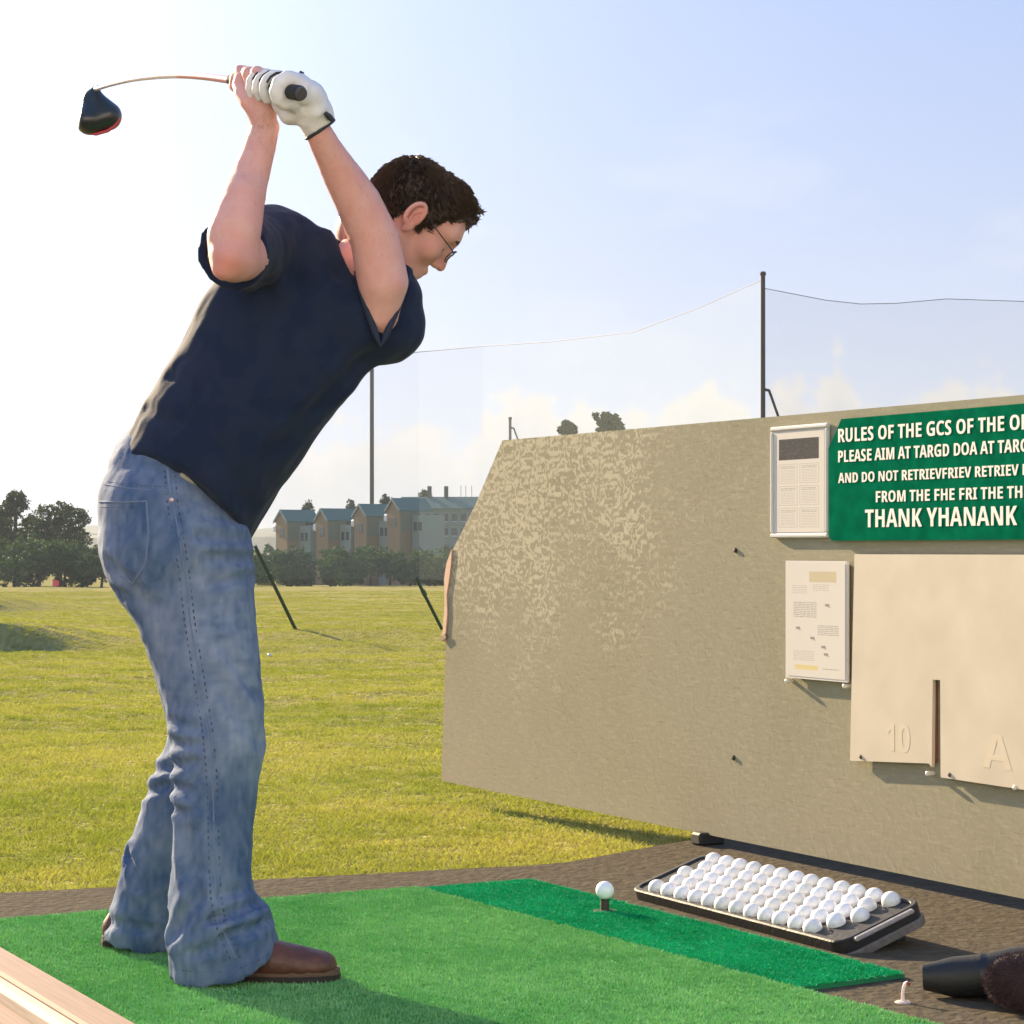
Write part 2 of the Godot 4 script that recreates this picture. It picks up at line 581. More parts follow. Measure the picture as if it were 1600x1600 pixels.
func wood_mat(r: float, g: float, b: float, seed_: int) -> StandardMaterial3D:
	var m := mat(r, g, b, 0.8)
	var n := noise(seed_, 0.03, 4)
	var size := 256
	var im := Image.create(size, size, false, Image.FORMAT_RGB8)
	for j in size:
		for i in size:
			var s: float = 0.5 + 0.5 * n.get_noise_2d(i * 0.25, j * 3.2) + 0.25 * n.get_noise_2d(i * 0.8 + 90.0, j * 9.0)
			s = clampf(0.62 + 0.38 * s, 0.0, 1.0)
			im.set_pixel(i, j, lin(s, s * s * 0.1 + s * 0.9, s))
	m.albedo_texture = ImageTexture.create_from_image(im)
	m.uv1_triplanar = true
	m.uv1_scale = Vector3(1.4, 3.0, 4.0)
	return m

# ---------------------------------------------------------------- far things
func leaf_ball(seed_: int, lobes: Array, n: int, leaf: float, c0: Vector3, c1: Vector3) -> ArrayMesh:
	# lobes: [centre, radii]; leaves sit through each lobe, denser towards its skin, in clumps
	var rng := RandomNumberGenerator.new()
	rng.seed = seed_
	var verts := PackedVector3Array(); var norms := PackedVector3Array(); var cs := PackedColorArray()
	var total := 0.0
	for l in lobes: total += l[1].x * l[1].y
	for l in lobes:
		var share := int(n * l[1].x * l[1].y / total)
		var clumps := []
		for i in max(6, int(share / 26.0)):
			var q := Vector3(rng.randfn(), rng.randfn(), rng.randfn()).normalized() * pow(rng.randf_range(0.08, 1.0), 0.42)
			clumps.append([l[0] + q * l[1], rng.randf_range(0.12, 0.26), rng.randf()])
		for i in share:
			var cl: Array = clumps[rng.randi() % clumps.size()]
			var sp: float = cl[1] * (l[1].x + l[1].y) * 0.5
			var p: Vector3 = cl[0] + Vector3(rng.randfn(), rng.randfn() * 0.7, rng.randfn()) * sp * 0.55
			var nn := Vector3(rng.randfn(), rng.randfn() + 0.5, rng.randfn()).normalized()
			var t := nn.cross(Vector3(rng.randfn(), rng.randfn(), rng.randfn())).normalized()
			var b := nn.cross(t)
			var s: float = leaf * rng.randf_range(0.6, 1.3)
			var c := c0.lerp(c1, clampf(cl[2] * 0.7 + rng.randf() * 0.3, 0, 1)) * rng.randf_range(0.8, 1.2)
			var col := Color(c.x, c.y, c.z)
			var q := [p - t * s, p + b * s * 0.55, p + t * s, p - b * s * 0.55]
			for k in [0, 1, 2, 0, 2, 3]:
				verts.append(q[k]); norms.append(nn); cs.append(col)
	var arr := []
	arr.resize(Mesh.ARRAY_MAX)
	arr[Mesh.ARRAY_VERTEX] = verts; arr[Mesh.ARRAY_NORMAL] = norms; arr[Mesh.ARRAY_COLOR] = cs
	var am := ArrayMesh.new()
	am.add_surface_from_arrays(Mesh.PRIMITIVE_TRIANGLES, arr)
	return am

var leaf_m: StandardMaterial3D
var bark_m: StandardMaterial3D

func tree(called: String, at: Vector3, h: float, w: float, seed_: int, style: String, label: String, category := "tree", group := ""):
	var t := thing(called, at, label, category, group)
	var rng := RandomNumberGenerator.new()
	rng.seed = seed_
	var lobes := []
	var c0 := Vector3(0.030, 0.055, 0.018); var c1 := Vector3(0.075, 0.105, 0.032)
	var leaf := 0.11
	var n := 15000
	var limbs := []
	if style == "broad":
		for i in 9:
			var a := rng.randf() * TAU
			var hh := rng.randf_range(0.42, 0.88)
			var rr: float = w * 0.5 * (1.0 - abs(hh - 0.62) * 1.1) * rng.randf_range(0.35, 0.7)
			var c := Vector3(cos(a) * rr, h * hh, sin(a) * rr)
			lobes.append([c, Vector3(w, h * 0.7, w) * rng.randf_range(0.17, 0.25)])
			limbs.append(c)
		lobes.append([Vector3(0, h * 0.9, 0), Vector3(w * 0.2, h * 0.11, w * 0.2)])
	elif style == "conifer":
		c0 = Vector3(0.02, 0.04, 0.018); c1 = Vector3(0.05, 0.075, 0.03)
		n = 22000
		leaf = 0.2
		for i in 12:
			var f := 1.0 - pow(1.0 - i / 11.0, 1.6)
			lobes.append([Vector3(rng.randf_range(-0.1, 0.1) * w, h * lerpf(0.2, 0.96, f), rng.randf_range(-0.1, 0.1) * w), Vector3(w * 0.5 * (1.12 - f * 0.95), h * 0.08, w * 0.5 * (1.12 - f * 0.95))])
		for i in 5:
			lobes.append([Vector3(rng.randf_range(-0.12, 0.12) * w, h * rng.randf_range(0.97, 1.02), rng.randf_range(-0.1, 0.1) * w), Vector3(w * 0.035, h * 0.025, w * 0.035)])
	elif style == "bush":
		n = 8000
		c0 = Vector3(0.035, 0.075, 0.025); c1 = Vector3(0.10, 0.165, 0.05)
		for i in 7:
			lobes.append([Vector3(rng.randf_range(-0.36, 0.36) * w, h * rng.randf_range(0.25, 0.72), rng.randf_range(-0.3, 0.3) * w), Vector3(w * 0.24, h * 0.28, w * 0.22)])
	var st := SurfaceTool.new()
	st.begin(Mesh.PRIMITIVE_TRIANGLES)
	tube_into(st, [Vector3(0, -0.3, 0), Vector3(0.02 * w, h * 0.3, 0), Vector3(0, h * 0.62, 0.02 * w), Vector3(0.01 * w, h * 0.86, 0)], [0.035 * h + 0.02, 0.026 * h, 0.016 * h, 0.006 * h], 8)
	for c in limbs:
		var from := Vector3(0, h * rng.randf_range(0.25, 0.5), 0)
		tube_into(st, [from, from.lerp(c, 0.5) + Vector3(0, 0.03 * h, 0), c], [0.013 * h, 0.009 * h, 0.004 * h], 6)
	put("trunk", st.commit(), bark_m, t)
	put("crown", leaf_ball(seed_, lobes, n, leaf, c0, c1), leaf_m, t)

func house(at: Vector3, h: float, turn: float, label: String, wall_m, side_m, roof_m, pale, glass):
	# narrow stair tower with a steep gable, and a lower wing behind it
	var t := thing("gabled_house", at, label, "house", "gabled houses in a row beyond the range")
	t.rotation.y = turn
	var w := 2.2; var l := 2.1
	var e := h - 1.0
	var body := PackedVector2Array([Vector2(-w / 2, -0.5), Vector2(w / 2, -0.5), Vector2(w / 2, e), Vector2(0, h - 0.06), Vector2(-w / 2, e)])
	put("wall", extrude(body, -l, 0.0), wall_m, t)
	for s in [-1, 1]:
		var rf := start()
		var nrm := Vector2(s * 1.0, w / 2).normalized()
		var a := Vector2(0, h); var b := Vector2(s * (w / 2 + 0.18), e - 0.16)
		extrude_into(rf, PackedVector2Array([a, b, b + Vector2(0, 0.12), a + Vector2(0, 0.12)]), -l - 1.6, 0.16)
		put("roof_slope", flat_normals(rf), roof_m, t)
		var bd := start()
		extrude_into(bd, PackedVector2Array([a + Vector2(0, -0.1), b + Vector2(0, -0.1), b + Vector2(0, 0.14), a + Vector2(0, 0.14)]), 0.165, 0.23)
		put("bargeboard", flat_normals(bd), pale, t)
	put("side_wall", cbox(Vector3(0.05, 1.9, l * 0.98), 0.01), side_m, t, Vector3(w / 2 + 0.03, e - 1.08, -l / 2))
	var wing := put("wing", cbox(Vector3(2.0, e - 0.1, 2.4), 0.02), pale, t, Vector3(w / 2 + 1.1, (e - 0.1) / 2 - 0.4, -l - 0.4))
	for k in 2:
		put("window", cbox(Vector3(0.5, 0.8, 0.06), 0.01), glass, t, Vector3(w / 2 + 0.7 + k * 0.8, e - 1.6, -l + 0.82))
	put("window", cbox(Vector3(0.7, 0.9, 0.06), 0.01), glass, t, Vector3(0.1, e - 1.2, 0.02))
	put("white_canopy", cbox(Vector3(0.55, 0.7, 0.5), 0.12), mat(0.8, 0.8, 0.78, 0.6), t, Vector3(-w / 2 - 0.35, e - 0.75, -0.2))  # small white canopy box beside the gable

func setup_background():
	leaf_m = vmat(0.75, 0.3)
	leaf_m.backlight_enabled = true
	leaf_m.backlight = Color(0.55, 0.6, 0.2)
	bark_m = rough_mat(0.09, 0.07, 0.05, 0.95, 0.5, 81)
	# far hills
	var hv := start()
	var hn := noise(90, 1.0, 4)
	for k in 2:
		var d0 := 900.0 + 500.0 * k
		var prev := []
		for i in 121:
			var x := lerpf(-900.0, 900.0, i / 120.0) * (1.0 + k * 0.6)
			var h := (9.0 + 6.5 * k) + 5.0 * hn.get_noise_2d(x * 0.006, k * 9.0) + 1.0 * hn.get_noise_2d(x * 0.05, k * 3.0)
			var cur := [Vector3(x, -6, -d0), Vector3(x, h * 0.7, -d0 - 60), Vector3(x, h, -d0 - 140), Vector3(x, h * 0.5, -d0 - 320)]
			if i > 0:
				for j in 3: quad(hv, prev[j], prev[j + 1], cur[j + 1], cur[j])
			prev = cur
	var hm := rough_mat(0.11, 0.13, 0.07, 0.95, 60.0, 91, 0.5, 1.0, 0.0)
	tag(put("hills", flat_normals(hv), hm), "low hazy grey green hills on the horizon", "hills", "", "structure")
	# trees at the edge of the field on the left
	var base := func(px, d): return Vector3((px - 800.0) * d / FL, ground_y((px - 800.0) * d / FL, d) - 0.1, -d)
	var D := 185.0
	var s := D / FL
	tree("broadleaf_tree", base.call(24, D + 8), 8.4, 4.6, 3, "broad", "pale green open crowned tree rising behind the dark hedge")
	tree("broadleaf_tree", base.call(92, D), 7.1, 6.2, 4, "broad", "dark broadleaf tree with sky gaps beside the pale tree")
	tree("broadleaf_tree", base.call(-40, D + 3), 8.0, 6.0, 8, "broad", "large dark broadleaf tree at the end of the hedge")
	tree("broadleaf_tree", base.call(175, D + 12), 5.2, 3.8, 9, "broad", "small broadleaf tree half hidden by the golfer's jeans")
	var row := [[-30, 4.0, 4.4], [22, 4.6, 3.8], [60, 4.3, 3.6], [100, 3.9, 3.4], [128, 3.5, 3.0], [158, 3.3, 3.2], [200, 3.5, 3.6], [250, 3.4, 4.0], [310, 3.2, 4.0], [365, 3.2, 4.0]]
	for i in row.size():
		tree("shrub", base.call(row[i][0], D - 6 - (i % 3) * 2), row[i][1], row[i][2] * 1.5, 20 + i, "bush", "dense dark green shrub in the hedge under the broadleaf trees", "shrub", "shrubs of the far hedge")
	# conifers behind the partition
	tree("conifer_tree", base.call(890, 150), 10.9, 5.0, 41, "conifer", "slim dark conifer showing only its tip above the partition", "tree")
	tree("conifer_tree", base.call(943, 148), 11.35, 8.0, 42, "conifer", "bushy dark conifer showing its top above the partition", "tree")
	# houses
	var tan := rough_mat(0.30, 0.20, 0.10, 0.9, 1.2, 95)
	var olive := rough_mat(0.20, 0.20, 0.12, 0.9, 1.2, 96)
	var teal := rough_mat(0.055, 0.15, 0.12, 0.7, 0.8, 97)
	var pale := rough_mat(0.24, 0.30, 0.26, 0.85, 1.0, 98)
	var glass := mat(0.04, 0.05, 0.06, 0.15)
	var hs := [[440, 798, "house with a tan gable standing at the hedge end beside the golfer's shirt"], [503, 796, "tan gabled house second from the golfer's shirt"], [563, 789, "tan gabled house third from the golfer's shirt"], [615, 780, "tallest tan gabled house joined to the long terrace block"]]
	for i in hs.size():
		var d := 222.0 - i * 3.0
		var b: Vector3 = base.call(hs[i][0], d)
		house(b, EYE + (HZ - hs[i][1]) * d / FL - b.y, -0.93, hs[i][2], tan, olive, teal, pale, glass)
	# long terrace block
	var bd := 226.0
	var b0: Vector3 = base.call(628, bd)
	var blk := thing("terrace_block", b0, "long two storey terrace block with a teal roof and window rows", "building")
	var L := 11.0
	var top: float = EYE + (HZ - 795) * bd / FL - b0.y
	put("wall", cbox(Vector3(L, top + 1.0, 5.0), 0.02), pale, blk, Vector3(L / 2, (top - 1.0) / 2, -2.5))
	put("roof", extrude(PackedVector2Array([Vector2(0.4, top), Vector2(-2.5, top + 1.25), Vector2(-5.4, top)]), 0.0, L + 0.4, Transform3D(Basis(Vector3(0, 0, 1), Vector3(0, 1, 0), Vector3(-1, 0, 0)), Vector3(L + 0.2, 0.02, 0))), teal, blk)
	for r in 2:
		for k in 11:
			var wn := put("window", cbox(Vector3(0.55, 0.75, 0.1), 0.01), glass, blk, Vector3(0.7 + k * 0.92, top - 0.9 - r * 1.45, 0.02))
			put("frame", cbox(Vector3(0.62, 0.07, 0.14), 0.01), mat(0.7, 0.7, 0.68), wn, Vector3(0, -0.4, 0.02))
	put("string_course", cbox(Vector3(L, 0.16, 0.14), 0.01), mat(0.2, 0.26, 0.24), blk, Vector3(L / 2, top - 1.55, 0.05))
	for x in [2.7, 4.4]:
		put("chimney", cbox(Vector3(0.42, 1.5, 0.42), 0.02), mat(0.08, 0.09, 0.08), blk, Vector3(x, top + 1.6, -2.4))
	for x in [5.9, 6.4, 7.0]:
		put("aerial", rod(Vector3(x, top + 1.0, -2.4), Vector3(x, top + 2.4, -2.4), 0.03, 6), mat(0.2, 0.2, 0.2), blk)
	var tops := [[482, 783, 2.6], [548, 780, 2.4], [606, 775, 2.2], [663, 765, 2.4]]
	for q in tops:
		var b: Vector3 = base.call(q[0], 236.0)
		tree("roofline_tree", b, EYE + (HZ - q[1]) * 236.0 / FL - b.y, q[2], 60 + int(q[0]), "broad", "small dark tree rising behind the teal roofs", "tree", "trees behind the teal roofs")
	# hedge in front of the houses
	for i in 12:
		var px := 392.0 + i * 31.0
		var d := 196.0 - (i % 3) * 3.0
		tree("shrub", base.call(px, d), 3.3 + 0.6 * ((i * 7) % 4) / 3.0, 4.2, 80 + i, "bush", "dark green shrub in the low hedge before the gabled houses", "shrub", "shrubs before the gabled houses")
	# leaning stakes
	var green := mat(0.02, 0.05, 0.03, 0.6)
	var st0 := thing("leaning_stake", Vector3.ZERO, "thin dark green stake leaning beside the golfer's thigh", "stake")
	put("shaft", rod(P(398, 852, 26.0), P(466, 992, 26.6), 0.022), green, st0)
	put("collar", rod(P(420, 897, 26.2), P(424, 905, 26.24), 0.032), green, st0)
	var st1 := thing("leaning_stake", Vector3.ZERO, "thin dark green stake leaning against the partition's broken edge", "stake")
	put("shaft", rod(P(650, 903, 26.0), P(693, 988, 26.6), 0.02), green, st1)
	put("collar", rod(P(660, 922, 26.2), P(664, 930, 26.24), 0.03), green, st1)
	# net poles
	var steel := rough_mat(0.075, 0.06, 0.055, 0.7, 0.4, 101, 0.6, 1.0, 0.0)
	var p1 := pole(1192, 430, 90.0, 0.095, true, 608, "tall dark steel net pole rising behind the notices", steel)
	var p2 := pole(581, 545, 240.0, 0.22, false, 0, "thin grey net pole standing behind the gabled houses", steel)
	var p3 := pole(797, 655, 236.0, 0.15, true, 668, "short pole with a side brace above the partition corner", steel)
	# net
	var net := thing("safety_net", Vector3.ZERO, "sheer grey safety net sagging from a top cable between poles", "net")
	var thread := mat(0.24, 0.30, 0.26, 0.9)
	var spans := [[[380, 580, 186.0], [470, 572, 184.0], [655, 550, 180.0], [755, 541, 170.0], [860, 534, 152.0], [990, 519, 128.0], [1090, 482, 108.0], [1192, 437, 90.05]], [[1192, 450, 90.05], [1290, 469, 91.0], [1345, 475, 91.5], [1400, 474, 92.0], [1480, 467, 93.0], [1600, 471, 94.0], [1800, 474, 95.0]]]
	var cable := SurfaceTool.new()
	cable.begin(Mesh.PRIMITIVE_TRIANGLES)
	var mesh_st := start()
	for sp in spans:
		var pts := []; var rr := []
		for i in sp.size() - 1:
			for k in 4:
				var t := k / 4.0
				var q = [lerpf(sp[i][0], sp[i + 1][0], t), lerpf(sp[i][1], sp[i + 1][1], t), lerpf(sp[i][2], sp[i + 1][2], t)]
				pts.append(P(q[0], q[1], q[2])); rr.append(0.00016 * q[2])
		var e = sp[sp.size() - 1]
		pts.append(P(e[0], e[1], e[2])); rr.append(0.00016 * e[2])
		tube_into(cable, pts, rr, 5)
		# threads
		for i in pts.size() - 1:
			var a: Vector3 = pts[i]; var b: Vector3 = pts[i + 1]
			var seg := a.distance_to(b)
			var dist := -a.z
			var step := 0.00042 * dist
			var wd := 0.0000135 * dist
			var m := int(max(1, seg / step))
			var along := (b - a).normalized() * wd
			for k in m:
				var q := a.lerp(b, float(k) / m)
				var low := Vector3(q.x, -1.5, q.z)
				quad(mesh_st, q - along, q + along, low + along, low - along)
			var rows := int((a.y + 1.5) / step)
			for k in rows:
				var f0 := float(k) / rows
				var y0: float = lerpf(a.y, -1.5, f0); var y1: float = lerpf(b.y, -1.5, f0)
				quad(mesh_st, Vector3(a.x, y0 + wd, a.z), Vector3(b.x, y1 + wd, b.z), Vector3(b.x, y1 - wd, b.z), Vector3(a.x, y0 - wd, a.z))
	put("top_cable", cable.commit(), mat(0.10, 0.10, 0.11, 0.7), net)
	var nt := put("netting", flat_normals(mesh_st), thread, net)
	nt.set_meta("kind", "stuff")
	# flag on the range
	var fd := 150.0
	var fb: Vector3 = base.call(82, fd)
	var fl := thing("target_flag", fb, "small pink red flag on a short stick in the far grass", "flag")
	put("stick", rod(Vector3(0, 0, 0), Vector3(0, 0.75, 0), 0.02, 6), mat(0.7, 0.7, 0.68), fl)
	var fs := start()
	for side in [0.012, -0.012]:
		var a := Vector3(0.0, 0.75, side); var b := Vector3(0.45, 0.62, side + 0.06); var c := Vector3(0.42, 0.30, side - 0.04); var e := Vector3(0.0, 0.26, side)
		if side > 0: quad(fs, a, b, c, e)
		else: quad(fs, e, c, b, a)
	put("cloth", flat_normals(fs), mat(0.75, 0.09, 0.12, 0.8), fl)

func pole(px: float, top: float, d: float, r: float, brace: bool, by: float, label: String, m: Material) -> Node3D:
	var x := (px - 800.0) * d / FL
	var base := Vector3(x, ground_y(x, d) - 0.2, -d)
	var t := thing("net_pole", base, label, "pole")
	var h: float = EYE + (HZ - top) * d / FL - base.y
	put("shaft", tube([Vector3.ZERO, Vector3(0, h, 0)], [r * 1.1, r], 12), m, t)
	put("cap", lathe([Vector2(0, h), Vector2(r * 1.35, h), Vector2(r * 1.35, h + r), Vector2(r, h + r * 1.5), Vector2(0, h + r * 1.6)], 12), m, t)
	if brace:
		var y: float = EYE + (HZ - by) * d / FL - base.y
		put("brace", tube([Vector3(0, y, 0), Vector3(r * 2.6, y - r * 0.6, 0), Vector3(r * 3.5, y - r * 3.0, 0), Vector3(y * 0.38, 0, 0)], [r * 0.7, r * 0.7, r * 0.6, r * 0.6], 8), m, t)
	return t

# ---------------------------------------------------------------- partition and notices
const PN := Vector3(-0.8804, 0, 0.4742)     # partition's face
var pan_o := Vector3.ZERO

func pst(x: float, y: float) -> Vector2:
	# point of the partition's face seen at a place of the photograph: metres along, metres up
	var r := Vector3((x - 800.0) / FL, (HZ - y) / FL, -1.0)
	var cam := Vector3(0, EYE, 0)
	var t: float = (pan_o - cam).dot(PN) / r.dot(PN)
	var p := cam + r * t
	return Vector2((p - pan_o).dot(-U), p.y)

func prect(x0: float, x1: float, y0: float, y1: float) -> Rect2:
	# y0, y1 are read at x0
	var a := pst(x0, y0); var b := pst(x0, y1); var c := pst(x1, y0)
	return Rect2(a.x, b.y, c.x - a.x, a.y - b.y)

func rpoly(r: Rect2) -> PackedVector2Array:
	return PackedVector2Array([r.position, Vector2(r.end.x, r.position.y), r.end, Vector2(r.position.x, r.end.y)])

func fit_text(s: String, width: float, height: float, font: Font, depth := 0.0012) -> Array:
	var tm := TextMesh.new()
	tm.font = font
	tm.text = s
	tm.font_size = 64
	tm.pixel_size = 0.01
	tm.depth = 0.1
	tm.curve_step = 1.0
	tm.horizontal_alignment = HORIZONTAL_ALIGNMENT_LEFT
	tm.vertical_alignment = VERTICAL_ALIGNMENT_BOTTOM
	var bb := tm.get_aabb()
	var sc := Vector3(width / bb.size.x, height / bb.size.y, depth / 0.1)
	return [tm, sc, Vector3(-bb.position.x * sc.x, -bb.position.y * sc.y, depth / 2)]

func letters(parent: Node3D, s: String, at: Vector3, w: float, h: float, font: Font, m: Material, depth := 0.0012):
	var called := "lettering"
	var f := fit_text(s, w, h, font, depth)
	var o := put(called, f[0], m, parent)
	o.scale = f[1]
	o.position = at + f[2]

func board_texture() -> ImageTexture:
	# weathered paint: thin worm-like flakes lifted in the corner, fine streaks elsewhere
	var w := 1400; var h := 480
	var im := Image.create(w, h, false, Image.FORMAT_RGB8)
	var worm := noise(201, 1.0, 2)
	var big := noise(202, 1.0, 4)
	var fine := noise(203, 1.0, 3)
	for j in h:
		var t := 1.25 * (1.0 - (j + 0.5) / h)
		for i in w:
			var s := 3.7 * (i + 0.5) / w - 0.05
			# where the paint has lifted: dense near the sunlit corner, sparse further away
			var q := Vector2((s - 0.55) / 1.15, (t - 1.12) / 0.62).length()
			var amount := 1.15 - q + 0.5 * big.get_noise_2d(s * 2.2, t * 2.2)
			var wv := worm.get_noise_2d(s * 36.0 + 2.4 * big.get_noise_2d(s * 9.0, t * 9.0), t * 38.0)
			var flake: float = smoothstep(0.30 - 0.42 * clampf(amount, 0.0, 0.9), 0.40 - 0.42 * clampf(amount, 0.0, 0.9), wv) * clampf(amount * 1.7, 0.0, 1.0)
			var speck: float = smoothstep(0.18, 0.4, fine.get_noise_2d(s * 14.0, t * 85.0)) * 0.22
			var scratch: float = smoothstep(0.42, 0.6, fine.get_noise_2d(s * 8.0 + 70.0, t * 110.0)) * 0.4
			var tone := big.get_noise_2d(s * 1.3 + 20.0, t * 1.3)
			var grit := fine.get_noise_2d(s * 120.0, t * 120.0) * 0.05
			var c := Vector3(0.362, 0.332, 0.236)
			c = c.lerp(Vector3(0.405, 0.345, 0.255), clampf(0.4 + tone * 1.1 - (s - 0.9) * 0.25, 0.0, 1.0))
			c = c.lerp(Vector3(0.305, 0.295, 0.195), clampf(tone * 0.9 + 0.15, 0.0, 0.7))
			c = c.lerp(Vector3(0.66, 0.59, 0.43), flake * 0.62)
			c = c.lerp(Vector3(0.52, 0.46, 0.33), speck)
			c = c.lerp(Vector3(0.25, 0.22, 0.14), scratch)
			c *= 1.0 + grit
			im.set_pixel(i, j, lin(c.x, c.y, c.z))
	return ImageTexture.create_from_image(im)

func notice_texture(kind: int) -> ImageTexture:
	# flat print: tiny illegible columns
	var w := 96; var h := 192
	var im := Image.create(w, h, false, Image.FORMAT_RGB8)
	var rng := RandomNumberGenerator.new()
	rng.seed = 300 + kind
	im.fill(lin(0.80, 0.74, 0.66))
	var ink := lin(0.36, 0.33, 0.31)
	var soft := lin(0.56, 0.52, 0.47)
	var block := func(x: int, y: int, ww: int, hh: int, c: Color):
		var yy := y
		while yy < y + hh:
			var xx := x
			while xx < x + ww:
				var l := rng.randi_range(2, 7)
				im.fill_rect(Rect2i(xx, yy, min(l, x + ww - xx), 1), c)
				xx += l + 1
			yy += 3
	if kind == 0:
		im.fill_rect(Rect2i(10, 14, 76, 40), lin(0.13, 0.12, 0.115))
		for k in 260: im.set_pixel(rng.randi_range(10, 85), rng.randi_range(14, 53), lin(0.24, 0.23, 0.22))
		for k in 3:
			for c in 2:
				var x := 10 + c * 40; var y := 62 + k * 42
				im.fill_rect(Rect2i(x, y, 36, 1), soft); im.fill_rect(Rect2i(x, y + 36, 36, 1), soft)
				im.fill_rect(Rect2i(x, y, 1, 36), soft); im.fill_rect(Rect2i(x + 35, y, 1, 36), soft)
				block.call(x + 4, y + 4, 28, 4, ink)
				block.call(x + 4, y + 11, 28, 22, soft)
	else:
		im.fill_rect(Rect2i(38, 14, 44, 18), lin(0.68, 0.58, 0.40))
		block.call(10, 38, 24, 14, soft); block.call(44, 36, 26, 10, soft)
		block.call(12, 66, 38, 26, ink); block.call(12, 148, 34, 16, soft); block.call(52, 104, 34, 18, ink)
		for k in [[64, 68], [16, 108], [40, 124], [58, 138], [62, 150]]:
			im.fill_rect(Rect2i(k[0], k[1], 7, 4), ink); im.fill_rect(Rect2i(k[0] + 4, k[1] + 4, 5, 2), soft)
		block.call(60, 176, 26, 3, ink)
		im.fill_rect(Rect2i(14, 172, 38, 8), lin(0.80, 0.66, 0.34))
	return ImageTexture.create_from_image(im)

func notice_mat(kind: int) -> StandardMaterial3D:
	var m := mat(0.8, 0.8, 0.8, 0.85, 0.0, 0.05)
	m.albedo_texture = notice_texture(kind)
	return m

func print_sheet(r: Rect2, z: float) -> ArrayMesh:
	var st := start()
	var p := rpoly(r)
	var uv := [Vector2(0, 1), Vector2(1, 1), Vector2(1, 0), Vector2(0, 0)]
	for k in [0, 2, 1, 0, 3, 2]:
		st.set_uv(uv[k]); st.add_vertex(Vector3(p[k].x, p[k].y, z))
	return flat_normals(st)

